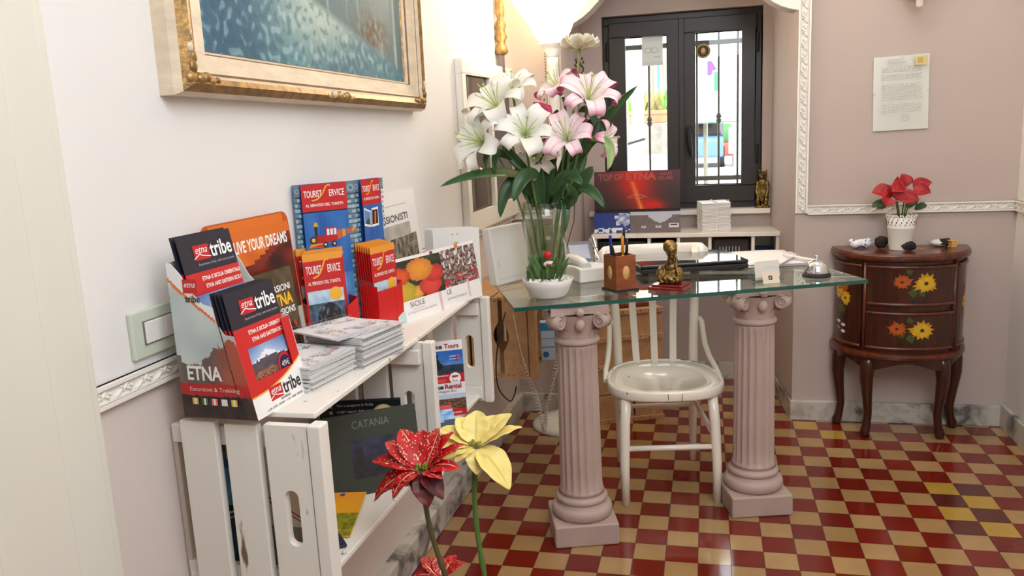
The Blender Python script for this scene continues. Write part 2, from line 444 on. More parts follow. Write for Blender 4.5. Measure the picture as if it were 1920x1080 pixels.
    mb=MB(); d=Vector((.028,1,0)).normalized(); rail_geo(mb,wl(-1.74,.93),wl(.94,.93),(0,0,1),(1,-.028,0),.038,.05)
    struct(mb.build('trim_2','trim'))
    mb=MB(); rail_geo(mb,(.049,.942,.93),(.049,.942,2.6),(-1,0,0),(0,-1,0),.05,.055,.014)
    rail_geo(mb,(-1.01,.942,0.1),(-1.01,.942,2.6),(-1,0,0),(0,-1,0),.05,.055,.014)
    # plain white shoulder following the arch
    pts=[(0.0,1.768)]+[(-.34*k/n,1.768+.06*k/n+.32*(k/n)**2.2) for k in range(11) for n in (10,)]
    top=[(x-.0,z+.09) for x,z in pts[::-1]]
    mb.prism(pts+top,lambda a,b,d:(a,d,b),.925,.946)
    struct(mb.build('trim_3','trim'))
    # cream architrave of the doorway at the left
    mb=MB(); a=-1.73
    for y0,y1,p in ((a,a-.022,.020),(a-.022,a-.10,.030),(a-.10,a-.108,.018),(a-.108,a-.24,.042),(a-.24,a-.25,.03),(a-.25,a-.5,.06)):
        mb.prism([(y0,-.01),(y1,-.01),(y1,p),(y0,p)],lambda y,o,z:(WL(y)+o,y,z),0,2.35)
    struct(mb.build('trim_4','cream',bevel=.006,seg=3))
build_room()
# ------------------------------------------------------------------ window, sill, outside
def build_window():
    mb=MB(); y0,y1=1.57,1.64; X0,X1,Z0,Z1=-.885,-.105,.90,1.872; fw=.04
    mb.box(X0,X1,y0,y1,Z0,Z0+fw); mb.box(X0,X1,y0,y1,Z1-fw,Z1); mb.box(X0,X0+fw,y0,y1,Z0+fw,Z1-fw); mb.box(X1-fw,X1,y0,y1,Z0+fw,Z1-fw)
    wfr=struct(mb.build('window_1','black_metal',bevel=.004))
    xm=-.493
    for k,(a,b,pa,pb) in enumerate(((X0+.03,xm,-.772,-.567),(xm,X1-.03,-.426,-.202))):
        zb,zt=Z0+.03,Z1-.03; pz0,pz1=1.014,1.771
        s=MB(); y=1.552
        s.box(a,b,y,y+.055,zb,pz0); s.box(a,b,y,y+.055,pz1,zt); s.box(a,pa,y,y+.055,pz0,pz1); s.box(pb,b,y,y+.055,pz0,pz1)
        so=s.build('sash','black_metal',wfr,bevel=.004)
        g=MB(); g.box(pa-.004,pb+.004,y+.028,y+.032,pz0-.004,pz1+.004); g.build('pane','pane',so)
        for hz in (1.12,1.66):
            h=MB(); hx=a-.008 if k==0 else b+.008; h.lathe([(.008,0),(.009,.004),(.009,.086),(.008,.09)],10,(hx,1.555,hz)); h.build('hinge','black',so)
    s=MB(); s.box(xm-.014,xm+.014,1.542,1.553,Z0+.03,Z1-.03); s.build('meeting_stile','black_metal',wfr,bevel=.003)
    h=MB(); hx=xm+.035; h.box(hx-.014,hx+.014,1.538,1.552,1.235,1.32); h.tube([(hx,1.54,1.30),(hx,1.508,1.30),(hx,1.502,1.285),(hx+.006,1.505,1.20),(hx+.012,1.507,1.165)],[.009,.009,.012,.012,.006],8)
    h.build('window_handle','black',wfr,bevel=.003)
    mb=MB(); mb.box(-.97,-.062,1.49,1.57,.872,.897); struct(mb.build('trim_5','trim',bevel=.003))
    # iron grille outside
    g=thing('window_grille','grey iron bars with knobs outside the dark window','grille',(-.5,1.715,.90))
    for x in (-.79,-.665,-.555,-.42,-.31,-.215):
        b=MB(); b.lathe([(.006,0),(.006,.42),(.011,.425),(.016,.44),(.009,.447),(.016,.455),(.011,.47),(.006,.475),(.006,.95)] if x in (-.665,-.31) else [(.006,0),(.006,.95)],8,(x+.5,0,0)); b.build('bar','grille',g)
    for z in (.14,.83):
        b=MB(); b.box(-.385,.395,-.012,.012,z-.012,z+.012); b.build('rail','grille',g)
    # notices stuck on the panes
    s=Sheet(.105,.15,.0008,(226,238,232)); s.rect(0,.02,.105,.118,(238,246,242)); s.line([(.03+.02*math.cos(t*.3),.075+.012*math.sin(t*.3)) for t in range(22)],.0015,(120,140,140)); s.line([(.062+.02*math.cos(t*.3),.075+.012*math.sin(t*.3)) for t in range(22)],.0015,(120,140,140)); s.rect(.06,.04,.09,.043,(170,180,180))
    tag(s.build('notice','print',None,(-.69,1.577,1.625)),'pale paper notice stuck on the left window pane','notice')
    s=MB(); s.lathe([(.0,0),(.036,0),(.036,.0015),(0,.0015)],24,(0,0,0),0,(206,196,150)); s.lathe([(0,.0016),(.027,.0017),(0,.0018)],24,(0,0,0),0,(150,128,70)); s.ball((0,.002,.002),(.011,.014,.0015),0,(216,176,140)); s.ball((0,-.014,.002),(.016,.009,.0012),0,(120,70,50))
    tag(s.build('medallion','print',None,(-.387,1.575,1.68),(PI/2,0,0)),'round yellow medallion sticker at the top of the right pane','sticker')
build_window()
def build_outside():
    mb=MB(); mb.box(-30,30,1.9,60,-.2,-.03); struct(mb.build('street','street'))
    G=-.03
    mb=MB(); mb.box(-26,26,32,33,G,15); f=tag(mb.build('street_house','facade'),'pale sunlit house front at the far end of the street','house')
    M['shutter']=mat('pale_shutter',(176,184,176),.6)
    for x in (-5.4,-3.2,-1.0,.9,2.6):
        for z in (1.0,4.2):
            q=MB(); q.box(x,x+.9,31.93,32.0,z,z+1.7); q.build('shutter','shutter',f)
    a=at(1356,150,y=22); b_=at(1420,150,y=22); mb=MB(); mb.box(a.x+.3,b_.x+3,22,24,G,a.z); f=tag(mb.build('side_house','facade'),'low pale house seen through the right edge of the window','house')
    mb=MB(); mb.box(a.x+.15,a.x+.42,21.95,22,.35,1.1); mb.build('door_panel','shutter',f); mb=MB(); mb.box(a.x-.1,b_.x+3,21.7,22.0,a.z-.7,a.z-.62); mb.build('awning',mat('awning_grey',(190,186,180),.7),f)
    a=at(1181,60,y=12); b_=at(1203,60,y=12); mb=MB(); mb.box(a.x,b_.x,12,12.25,G,4.2); tag(mb.build('pilaster','facade_pink'),'salmon pink pillar outside the left window pane','pillar')
    a=at(1176,233,y=14); b_=at(1262,233,y=14); mb=MB(); mb.box(a.x,b_.x,14,14.4,G,a.z); tag(mb.build('garden_wall','stone',bevel=.02),'low grey stone wall outside carrying the planter','wall')
    c=at(1224,232,y=14.2); p=thing('planter','long terracotta planter on the stone wall outside','planter',(c.x,14.2,a.z))
    b=MB(); b.box(-.46,.46,-.12,.12,0,.22); b.box(-.50,.50,-.15,.15,.17,.25); b.build('trough','terracotta',p,bevel=.01)
    random.seed(5); b=MB()
    for k in range(70):
        c=Vector((random.uniform(-.44,.44),random.uniform(-.1,.1),.2)); t=c+Vector((random.uniform(-.1,.1),random.uniform(-.1,.1),random.uniform(.1,.5)))
        b.add([c,c.lerp(t,.5)+Vector((.04,0,0)),t,c.lerp(t,.5)-Vector((.04,0,0))],[(0,1,2,3)],0,random.choice([(90,140,50),(70,120,50),(190,170,60),(200,130,90)]))
    b.build('foliage','leaf',p,fix=False)
    # striped cloth hanging behind the planter
    a=at(1222,118,y=16); b_=at(1252,182,y=16); t=thing('striped_cloth','striped cloth hanging beyond the planter in the street','cloth',(a.x,16,b_.z))
    cols=((150,110,90),(236,230,220),(70,120,140),(236,230,220),(190,140,90),(220,224,220)); n=6; w_=(b_.x-a.x)/n
    b=MB()
    for k in range(n): b.box(w_*k,w_*(k+1),-.01,.01,0,a.z-b_.z,0,cols[k])
    b.build('cloth','print',t)
    b=MB(); b.lathe([(.03,G-b_.z),(.03,a.z-b_.z+.1)],8,(w_*n+.05,0,0)); b.lathe([(.03,G-b_.z),(.03,a.z-b_.z+.1)],8,(-.05,0,0)); b.build('post','grille',t)
    # scooter
    c=at(1208,300,y=11); q=thing('parked_scooter','light scooter parked below the planter outside','scooter',(c.x,11,G),D(60))
    for x in (-.5,.5):
        b=MB(); b.tube([(x+.22*math.cos(a*PI/10),0,.27+.22*math.sin(a*PI/10)) for a in range(20)],.05,8,closed=True); b.build('wheel','black',q)
    b=MB(); b.prism([(-.5,.3),(-.2,.25),(.1,.25),(.3,.5),(.6,.45),(.45,.85),(.05,.80),(-.05,.35),(-.3,.4),(-.4,1.0),(-.5,1.0)],lambda a,c,d:(a,d,c),-.14,.14); b.build('scooter_body','plastic_grey',q,bevel=.03)
    b=MB(); b.tube([(-.42,-.3,1.12),(-.45,0,1.05),(-.42,.3,1.12)],.02); b.build('handlebar','black',q)
    # car
    c=at(1326,316,z=G); q=thing('parked_car','blue grey car parked outside the right window pane','car',(c.x-.3,c.y+1.7,G))
    b=MB(); b.prism([(-1.6,.3),(1.6,.3),(1.7,.6),(1.5,.85),(.8,.95),(.4,1.40),(-.8,1.40),(-1.4,.9),(-1.7,.8)],lambda a,k,d:(d,a,k),-.75,.75); b.build('car_body',mat('car_blue',(90,120,170),.3),q,bevel=.06)
    b=MB(); b.prism([(-1.45,.93),(-.84,1.34),(.38,1.34),(.75,.98)],lambda a,k,d:(d,a,k),-.762,.762); b.prism([(-.68,.96),(.68,.96),(.56,1.34),(-.56,1.34)],lambda a,k,d:(a,d,k),-1.42,-.80); b.build('car_window','dark',q)
    for x in (-.7,.7):
        for y in (-1.05,1.05):
            b=MB(); b.tube([(x-.09,y,.3),(x+.09,y,.3)],.3,16); b.build('wheel','black',q)
    # pennant, parasol, shrub, crate
    c=at(1326,115,y=8); f=thing('street_flag','violet and green pennants on a pole outside','flag',(c.x,8,G)); z=c.z-G
    b=MB(); b.lathe([(.006,0),(.006,z+.05)],8); b.build('pole','grille',f)
    b=MB(); b.prism([(0,z),(.055,z+.0),(.115,z-.10),(.06,z-.12),(.05,z-.17),(0,z-.17)],lambda a,k,d:(a,d,k),-.004,.004); b.build('pennant',mat('violet',(104,60,190),.6),f)
    b=MB(); b.prism([(.08,z-.14),(.15,z-.12),(.15,z-.36),(.08,z-.36)],lambda a,k,d:(a,d,k),.008,.016); b.prism([(0,z-.14),(.08,z-.135),(.08,z-.15),(0,z-.155)],lambda a,k,d:(a,d,k),.008,.016); b.build('pennant',mat('pennant_green',(60,140,90),.6),f)
    c=at(1322,206,y=13); f=thing('street_parasol','pale green parasol open in the street','parasol',(c.x,13,G)); z=c.z-G
    b=MB(); b.lathe([(.03,0),(.03,z)],10); b.build('pole','grille',f)
    b=MB(); b.lathe([(.75,z-.22),(.4,z-.08),(0,z+.02),(0,z),(.4,z-.10),(.74,z-.24)],10,caps=False,sm=False); b.build('canopy',mat('parasol_cloth',(170,200,190),.7),f)
    c=at(1357,292,z=G); b=MB(); b.lathe([(.22,0),(.28,.02),(.32,.42),(.28,.5)],16,(0,0,0),0); b.ball((0,0,.80),(.36,.36,.40),1); tag(b.build('street_shrub',[mat('red_pot',(190,70,60),.6),mat('shrub',(60,110,60),.7)],None,(c.x+.1,c.y,G)),'round green shrub in a red pot on the street','shrub')
build_outside()
# ------------------------------------------------------------------ things on the left wall
def build_painting():
    W,H=1.235,.98; t=thing('framed_painting','large teal sea painting in a cream and gilt frame on the left wall','painting',wl(-1.465,1.432),rot=(0,D(.9),LY))
    prof=[(0,0),(0,.030),(.008,.044),(.026,.057),(.040,.052),(.048,.044),(.054,.044),(.058,.040),(.098,.034),(.102,.030),(.108,.024),(.112,.018)]
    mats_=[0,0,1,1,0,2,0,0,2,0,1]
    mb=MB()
    kx=1.0; kz=.78
    def ring(w,p): return [(w*kx,-p,w*kz),(W-w*kx,-p,w*kz),(W-w*kx,-p,H-w*kz),(w*kx,-p,H-w*kz)]
    for (a,b),mi in zip(zip(prof[:-1],prof[1:]),mats_):
        A=ring(*a);B=ring(*b)
        mb.add(A+B,[(k,(k+1)%4,4+(k+1)%4,4+k) for k in range(4)],mi)
    mb.add(ring(0,0)+ring(.112,0),[(k,(k+1)%4,4+(k+1)%4,4+k) for k in range(4)],0)
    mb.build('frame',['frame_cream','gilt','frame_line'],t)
    # carved gilt shells at corners and mid rails
    for cx,cz,sx,sz in ((.03,.03,1,1),(W-.03,.03,-1,1),(.03,H-.03,1,-1),(W-.03,H-.03,-1,-1),(W*.5,.02,1,1),(.03,H*.5,1,1),(W-.02,H*.5,-1,1)):
        o=MB(); random.seed(int(cx*100))
        o.ball((cx,-.046,cz),(.017,.013,.015),0)
        mid=abs(cx-W*.5)<.01; vert=abs(cz-H*.5)<.01
        for k in range(4):
            d=.020+.017*k; r=.0105-.0014*k
            if not vert: o.ball((cx+sx*d,-.053,cz+.004*math.sin(k*2)*sz),(r*1.3,r*.9,r),0)
            if mid: o.ball((cx-sx*d,-.053,cz+.004*math.sin(k*2)*sz),(r*1.3,r*.9,r),1 if k==1 else 0)
            if not mid: o.ball((cx+.004*math.sin(k*2)*sx,-.053,cz+sz*d),(r,r*.7,r*1.3),1 if k==2 else 0)
            if vert: o.ball((cx,-.053,cz-sz*d),(r,r*.7,r*1.3),k%2)
        o.build('carved_ornament',['gilt','frame_cream'],t)
    x0,x1,z0,z1=.108,W-.108,.085,H-.085
    def sea(u,v):
        n=nz(u*1.3,v,40); n2=nz(u*1.25,v,24,3); big=nz(u,v,4,9)
        d=v-(.235-.30*(u-.33))
        c=mix((44,92,118),(84,134,148),.5+.8*big+.5*(u-.45)); c=mix(c,(96,138,142),u*.5)
        w_=max(0,min(1,.5+d*34)); base=c
        gl=math.exp(-(((u-.50)/.22)**2+((v-.17)/.12)**2)); c=mix(c,(206,218,198),gl*.8)
        if n>.12: c=mix(c,(176,202,206),min(.75,(n-.12)*3.2)*(.6+.4*n2+.4*gl))
        elif n<-.25: c=mix(c,(48,84,106),.35)
        near=c; far=max(0,min(1,d*5)); c=mix(base,(96,120,124),.75); c=mix(c,(136,148,146),far*.5+.4*big)
        st=nz(u,v*.10,46,2)
        if st>.12: c=mix(c,(186,196,188),(st-.12)*1.6)
        br=math.exp(-((u-.80-.35*(.14-v))/.10)**2-((v-.15)/.06)**2)
        c=mix(c,(92,70,50),min(1,br*(.7+1.2*n)))
        c=mix(near,c,w_)
        if v>.62: c=mix((150,170,172),(206,204,188),(v-.62)*2.4+.3*big)
        if .35<u<.75 and .42<v<.72+.08*nz(u,0,14): c=mix((92,98,96),(124,112,92),.5+n)
        return c
    p=MB(); p.grid(lambda u,v:(x0+(x1-x0)*u,-.019,z0+(z1-z0)*.42*v),380,140,0,lambda u,v:sea(u,v*.42),False); p.grid(lambda u,v:(x0+(x1-x0)*u,-.019,z0+(z1-z0)*(.42+.58*v)),120,60,0,lambda u,v:sea(u,.42+.58*v),False)
    p.box(x0,x1,-.018,-.006,z0,z1,0,(120,110,96)); p.build('canvas','paint',t)
build_painting()
def build_wall_bits():
    # glazed double photograph in white frame
    t=thing('double_picture_frame','white frame holding two dark glazed photographs behind the white lilies','picture frame',wl(.215,.955),LY)
    b=MB(); W,H=.80,.655; zs=(0,.075,H-.055,H); fx=[0,.045,.365,.395,.745,W]
    b.box(0,W,-.03,0,0,.075); b.box(0,W,-.03,0,H-.055,H)
    for a,c in ((0,.045),(.37,.40),(.745,W)): b.box(a,c,-.03,0,.075,H-.055)
    b.build('frame','trim',t,bevel=.004)
    for a,c in ((.045,.37),(.40,.745)):
        g=MB(); g.box(a,c,-.012,-.004,.075,H-.055); g.build('glazed_photograph','picture_glass',t)
        m_=MB(); m_.box(a+.012,a+.050,-.016,-.012,.075,H-.055); m_.build('mount_strip','black',t)
    # slim staff with gilded ornament
    t=thing('wall_staff','slim grey staff with a gilded ornament hung on the wall beside the lamp','wall ornament',wl(.80,1.36))
    b=MB(); b.lathe([(.0,0),(.016,.01),(.016,.30),(.018,.31)],12,(.022,0,0)); b.build('shaft',mat('grey_violet_paint',(120,104,108),.4),t)
    b=MB(); b.lathe([(.02,.30),(.03,.31),(.026,.33),(.016,.35),(.028,.375),(.018,.40),(.026,.42),(.014,.45),(.02,.47),(.02,.68),(.026,.7),(0,.71)],14,(.026,0,0)); b.build('gilded_head','gilt',t)
    b=MB(); b.box(-.01,.012,-.012,.012,.1,.12); b.build('bracket','black',t)
    # switch plate above the rail
    t=thing('light_switch','pale sage switch plate with flaking paint above the chair rail','switch',wl(-1.625,.985),LY)
    b=MB(); b.box(0,.126,-.010,0,0,.083); b.build('plate','sage',t,bevel=.003)
    b=MB(); b.box(.026,.102,-.012,-.009,.022,.064); b.build('surround',mat('switch_gap',(120,124,112),.6),t)
    for k in range(3):
        b=MB(); b.box(.028+.0245*k,.0515+.0245*k,-.015,-.011,.024,.062); b.build('rocker','plastic_white',t,bevel=.0015)
    b=MB(); b.ball((0,0,0),(.004,.004,.004)); tag(b.build('wall_peg','black',None,at(218,1071,x=WL(-1.7)+.002)),'tiny black peg in the white wall beside the cream door frame','peg')
build_wall_bits()
# ------------------------------------------------------------------ white fruit crates on the wall
TZ=.874     # upper face of the shelf board
def slat_with_slot(mb,x0,x1,y0,y1,z0,z1,sc,sw,s0,s1,m=0):
    """plank across x0..x1 thick, y0..y1 wide, with a rounded vertical slot centred at sc"""
    r=sw/2; hole=[]
    for k in range(9): a=PI*k/8; hole.append((sc+r*math.cos(a),s1-r+r*math.sin(a)))
    for k in range(9): a=PI+PI*k/8; hole.append((sc+r*math.cos(a),s0+r+r*math.sin(a)))
    n=len(hole); out=[]
    for k,(a,b) in enumerate(hole):
        if k<9: q=k/8; out.append((y1+(y0-y1)*q,z1) if 0<q<1 else ((y1,z1) if q==0 else (y0,z1)))
        else: q=(k-9)/8; out.append((y0+(y1-y0)*q,z0))
    for X in (x0,x1):
        mb.add([(X,a,b) for a,b in hole]+[(X,a,b) for a,b in out],[(k,(k+1)%n,n+(k+1)%n,n+k) for k in range(n)],m)
    mb.add([(X,a,b) for X in (x0,x1) for a,b in hole],[(k,(k+1)%n,n+(k+1)%n,n+k) for k in range(n)],m)
    mb.add([(X,a,b) for X in (x0,x1) for a,b in out],[(k,(k+1)%n,n+(k+1)%n,n+k) for k in range(n)],m)
def white_crate(label,y0,z0,ln,h,dep,rz=LY,near=True):
    t=thing('white_crate',label,'crate',wl(y0,z0),rz,'chipped white crates on the left wall')
    k=dep/.31
    ends=(0,ln-.018) if near else (ln-.018,)
    for X in ends:
        b=MB(); b.box(X,X+.016,-.106*k,-.036*k,0,h); b.build('end_slat','crate_white',t,bevel=.002)
        b=MB(); b.box(X+.001,X+.017,-.188*k,-.124*k,.002,h-.003); b.build('end_slat','crate_white',t,bevel=.002)
        b=MB(); slat_with_slot(b,X,X+.016,-.283*k,-.203*k,.0,h,-.243*k,.027,h*.32,h*.64); b.build('end_slat','crate_white',t)
        b=MB(); b.box(X-.003 if X==0 else X-.006,X+.03 if X==0 else X+.02,-dep,-.285*k,-.003,h+.002); b.build('corner_batten','crate_white',t,bevel=.003)
        s=1 if X==0 else -1; c=X+.018 if X==0 else X-.018
        for z in (.012,h-.05):
            b=MB(); b.box(c,c+.016,-.28*k,-.004,z,z+.035); b.build('cross_batten','crate_white',t,bevel=.002)
    for a,c in ((-.135,-.006),(-.272,-.142)):
        b=MB(); b.box(.016,ln-.018,a*k,c*k,.012,.024); b.build('bottom_board','crate_white',t,bevel=.002)
    b=MB(); b.box(.02,ln-.02,-.012,-.002,.03,h-.02); b.build('back_panel',mat('pale_back',(206,192,178),.8),t)
    return t
c1=white_crate('nearest white crate holding the dark green square book',-1.572,.53,.575,.332,.315)
c2=white_crate('white crate holding the bike tour leaflet, beside the glass desk',-.985,.545,.50,.317,.30,near=False)
b=MB()
b.prism([(WL(-1.545)+.045,-1.545),(WL(-1.545)+.288,-1.545),(WL(-.49)+.265,-.49),(WL(-.49)+.045,-.49)],lambda a,c,d:(a,c,d),.8635,TZ)
tag(b.build('shelf_board','crate_white',bevel=.002),'long white painted board lying across the two white crates','shelf')
def place(o,loc,yaw,lean=0): o.location=loc; o.rotation_euler=(-lean,0,yaw); return o
# ---- printed matter helpers
def tribe_logo(s,x,z,w,dark=(250,250,250)):
    s.rect(x,z-.001,x+w*.40,z+w*.24,(196,32,36)); s.line([(x-w*.02,z+w*.02),(x+w*.14,z+w*.09),(x+w*.2,z+w*.06),(x+w*.42,z+w*.02)],.0016,(250,250,250))
    s.text('etna',x+w*.05,z+w*.10,w*.30,w*.10,(250,250,250),0,.3)
    s.text('tribe',x+w*.42,z+w*.0,w*.58,w*.27,dark,.02)
def etna_view(u,v):
    mt=.62+.2*math.exp(-((u-.5)/.2)**2)-.03*abs(u-.5)+.02*nz(u,0,12)
    if v>mt: return mix((176,196,226),(104,136,196),(v-mt)*3)
    if v>.42: 
        if v>mt-.14*math.exp(-((u-.5)/.2)**2)-.02*nz(u,v,20): return (236,238,246)
        return mix((98,84,92),(70,66,82),nz(u,v,9)+.5)
    n=nz(u,v,34); 
    return mix((178,116,82),(90,66,54),.5+n*1.3) if v>.1 else mix((60,48,50),(120,84,66),.5+n)
def etna_leaflet(name='leaflet'):
    W,H=.148,.21
    s=Sheet(W,H,.0012,(38,36,50))
    s.rect(0,.0,W,.02,(30,30,44))
    s.pic(0,.028,W,.108,etna_view,30,24)
    s.rect(0,.106,W,.145,(206,38,38))
    s.text('ETNA E SICILIA ORIENTALE',.04,.129,.108,.0075,(250,245,240),.025); s.text('ETNA AND EASTERN SICILY',.045,.115,.103,.0075,(250,245,240),.025)
    tribe_logo(s,.035,.166,.105)
    s.text('Experience Sicily, with local people',.04,.154,.10,.0055,(196,192,200))
    s.disk(.118,.055,.021,(206,30,44)); s.disk(.118,.055,.016,(32,32,70)); s.text('49',.107,.05,.015,.011,(240,240,245)); s.text('€',.123,.05,.008,.011,(240,240,245))
    for k,c in enumerate(((220,40,50),(60,120,60),(240,240,240),(40,60,150),(240,190,40),(200,40,40))): s.rect(.022+.02*k,.008,.036+.02*k,.0165,c); s.rect(.022+.02*k,.011,.036+.02*k,.0135,(245,240,230))
    return s.build(name,'print')
def build_etna_display():
    O=Vector((-1.120,-1.592,TZ)); yaw=D(86)
    t=thing('leaflet_display','red and white carton leaflet display with stepped side on the crate corner','leaflet display',O,yaw)
    W=.168; dep=.150
    prof=[(0,0),(.030,.148),(.048,.150),(.062,.172),(.064,.198),(.086,.203),(.106,.224),(.124,.255),(.140,.272),(.156,.274),(dep,0)]
    def hh(y):
        for (a,b),(c,d) in zip(prof[1:-2],prof[2:-1]):
            if a<=y<=c: return b+(d-b)*(y-a)/(c-a+1e-9)
        return prof[1][1]*y/.03 if y<.03 else .274
    def front_of(z): return .03*z/.148
    def sidecol(y,z):
        edge=.20-.75*(y-.02)+.35*max(0,y-.08)**1.2
        if z>.235-.55*(.172-y)**1.0*0+.0 and abs((y-.172)-( (z-.287)*.18))<-1: return (0,0,0)
        d=dep-y
        zc=.245-.95*d+1.5*d*d      # orange swoosh from upper rear to lower front
        if abs(z-zc)<.0032: return (226,120,52)
        if z>zc: return (240,240,238)
        if z>.115+.02*math.sin(y*40)+.012*nz(y,z,60): return mix((206,216,214),(178,192,192),.5+nz(y,z,18))
        if .040<z<.062 and y>-1: return (188,34,34)
        if z>.062: 
            g=math.exp(-((y-.03)/.04)**2); return mix(mix((84,76,74),(120,108,102),.5+nz(y,z,30)),(196,80,54),g*.8)
        return mix((40,32,34),(66,48,44),.5+nz(y,z,40))
    for X,nm in ((0,'side_panel'),(W,'side_panel')):
        b=MB(); n=60
        P=lambda u,v:(X,front_of(v*.1)*0+y_(u,v),v*hh(dep*u+.0))
        def y_(u,v):
            h=hh(dep*u); z=v*h; return max(dep*u,front_of(z) if u<.25 else 0)
        b.grid(lambda u,v:(X,y_(u,v),v*hh(dep*u)),54,66,0,(lambda u,v:sidecol(y_(u,v),v*hh(dep*u))) if X==0 else (lambda u,v:(238,238,236)),False)
        o=b.build(nm,'print',t,fix=False); sm=o.modifiers.new('s','SOLIDIFY'); sm.thickness=.0012; sm.offset=0
        if X==0:
            q=MB(); s=Sheet(.001,.001); s.v=[];s.f=[];s.m=[];s.c=[];s.sm=[]
            # side lettering; sheet x runs from the rear edge to the front edge
            s.text('ETNA',.018,.068,.070,.026,(242,238,234),.03); s.text('Escursioni & Trekking',.020,.046,.10,.010,(246,206,200),.005)
            for k,c in enumerate(((226,180,60),(70,120,70),(236,120,110),(235,235,235),(220,190,60))): s.rect(.022+.02*k,.024,.034+.02*k,.036,c); s.rect(.026+.02*k,.024,.030+.02*k,.036,(238,232,222))
            q2=[Vector((-.0012+p.y,dep-p.x,p.z)) for p in s.v]; s.v=q2; s.build('side_print','print',o,fix=False); s=Sheet(.001,.001); s.v=[];s.f=[];s.m=[];s.c=[];s.sm=[]
            s.rect(.030,.222,.058,.246,(196,32,36)); s.text('etna',.033,.232,.022,.008,(250,250,250),0,.3); s.text('tribe',.032,.206,.030,.013,(40,36,36),.02)
            # sheet plane is x-z with print towards -y: turn so it reads on the side wall
            for k,p in enumerate(s.v): s.v[k]=Vector((-.0012+p.y*1.0,dep-p.x,p.z))
            s.build('side_logo','print',o,fix=False)
    # front panel with U opening
    L_=D(11.5)
    s=Sheet(.001,.001); s.v=[];s.f=[];s.m=[];s.c=[];s.sm=[]
    s.box(0,.026,0,.0015,0,.15,0,(206,34,34)); s.box(W-.026,W,0,.0015,0,.15,0,(206,34,34)); s.box(.026,W-.026,0,.0015,0,.062,0,(206,34,34))
    pts=[(0,0),(W,0),(W,.072)]+[(W*(1-k/10),.037+.035*(1-k/10)**2.2) for k in range(1,11)]
    s.poly(pts,(242,240,236)); s.line([(W*k/12,.037+.035*(k/12)**2.2+.0012) for k in range(13)],.003,(236,170,60))
    tribe_logo(s,.050,.019,.098,(44,40,40))
    s.text('BOOKING',.078,.0125,.03,.004,(60,56,56),.02); s.text('+39 095 0000 +39 388 0000',.03,.005,.115,.0042,(90,84,84))
    f=s.build('front_panel','print',t); f.rotation_euler=(-L_,0,0)
    b=MB(); b.box(.002,W-.002,.085,.087,0,.19); b.box(.002,W-.002,dep-.002,dep,0,.274); b.box(0,W,.0,dep,0,.0015); b.build('divider',mat('white_card',(238,238,236),.5),t)
    # leaflets standing in the two tiers
    first=etna_leaflet()
    def put(o,x,y,z,lean): 
        p=Matrix.Translation(O)@Matrix.Rotation(yaw,4,'Z')@Vector((x,y,z)); return place(o,p,yaw,D(lean))
    tag(first,'front navy and red volcano leaflet in the lower tier of the display','leaflet','volcano leaflets in the carton display'); put(first,.008,.010,.012,11)
    for k in range(1,4):
        put(dup(first,'navy volcano leaflet standing behind the front one in the lower tier'),.008-.003*k,.010+.006*k,.012+.001*k,11)
    for k in range(2):
        put(dup(first,'front navy volcano leaflet in the upper rear tier of the display' if k==0 else 'navy volcano leaflet behind the front one in the upper tier'),.006-.004*k,.090+.008*k,.108+.002*k,11)
build_etna_display()
def rounded(w,h,r,n=6):
    pts=[]
    for cx,cz,a0 in ((w-r,h-r,0),(r,h-r,PI/2)):
        for k in range(n+1): a=a0+PI/2*k/n; pts.append((cx+r*math.cos(a),cz+r*math.sin(a)))
    return pts+[(0,0),(w,0)]
def build_orange_board():
    W,H=.305,.318
    s=Sheet(.001,.001); s.v=[];s.f=[];s.m=[];s.c=[];s.sm=[]; s.w=W
    s.prism(rounded(W,H,.022),lambda a,c,d:(a,d,c),0,.003,0,(196,84,30))
    def fn(u,v):
        x=u; n=nz(u,v,5)
        if v>.93-.0*u: return (222,112,34)
        lim=.66+.26*u+.03*math.sin(u*9)
        if v>lim: return mix((232,128,40),(206,84,30),.5+n)
        if v>lim-.07: return mix((92,30,22),(150,46,26),.5+n)
        if v>.42: return mix((52,20,20),(158,44,26),.35+.8*nz(u*1.2,v*2.2,3.4,5))
        c=mix((44,28,24),(92,40,28),.4+n)
        if u>.78 and v<.34 and (u-.78)*1.6>.34-v-.04: c=(176,182,172)
        return c
    s.pic(.004,.001,W-.004,H-.022,fn,40,40); s.pic(.022,H-.022,W-.022,H-.003,lambda u,v:(224,116,36),4,2)
    s.text('LIVE YOUR DREAMS',.092,.250,.196,.025,(248,244,240),.03)
    t=tag(s.build('display_board','print'),'orange lava board with white lettering standing against the left wall','display board')
    place(t,(-1.268,-1.437,TZ),D(87),D(5))
    p=Sheet(.155,.205,.0012,(66,56,40))
    p.pic(0,0,.155,.205,lambda u,v: mix((70,60,42),(100,84,58),.5+nz(u,v,7)) if v>.42 or u>.9 else (mix((40,22,18),(226,72,26),1.6*max(0,nz(u*1.5,v,9)+.1+.3*(.4-v)))),30,30)
    p.text('ESCURSIONI',.03,.158,.11,.014,(246,246,244),.02); p.text('ETNA',.06,.127,.082,.026,(248,186,40),.03); p.text('EXCURSIONS',.03,.108,.115,.014,(246,246,244),.02)
    for k in range(2):
        o=tag(p.build('excursion_leaflet','print'),'olive leaflet with yellow heading in front of the orange board' if k==0 else 'olive leaflet behind the front one at the orange board','leaflet','olive excursion leaflets at the orange board') if k==0 else dup(o,'olive leaflet behind the front one at the orange board')
        place(o,(-1.238-.006*k,-1.352-.004*k,TZ-.0),D(86),D(6))
build_orange_board()
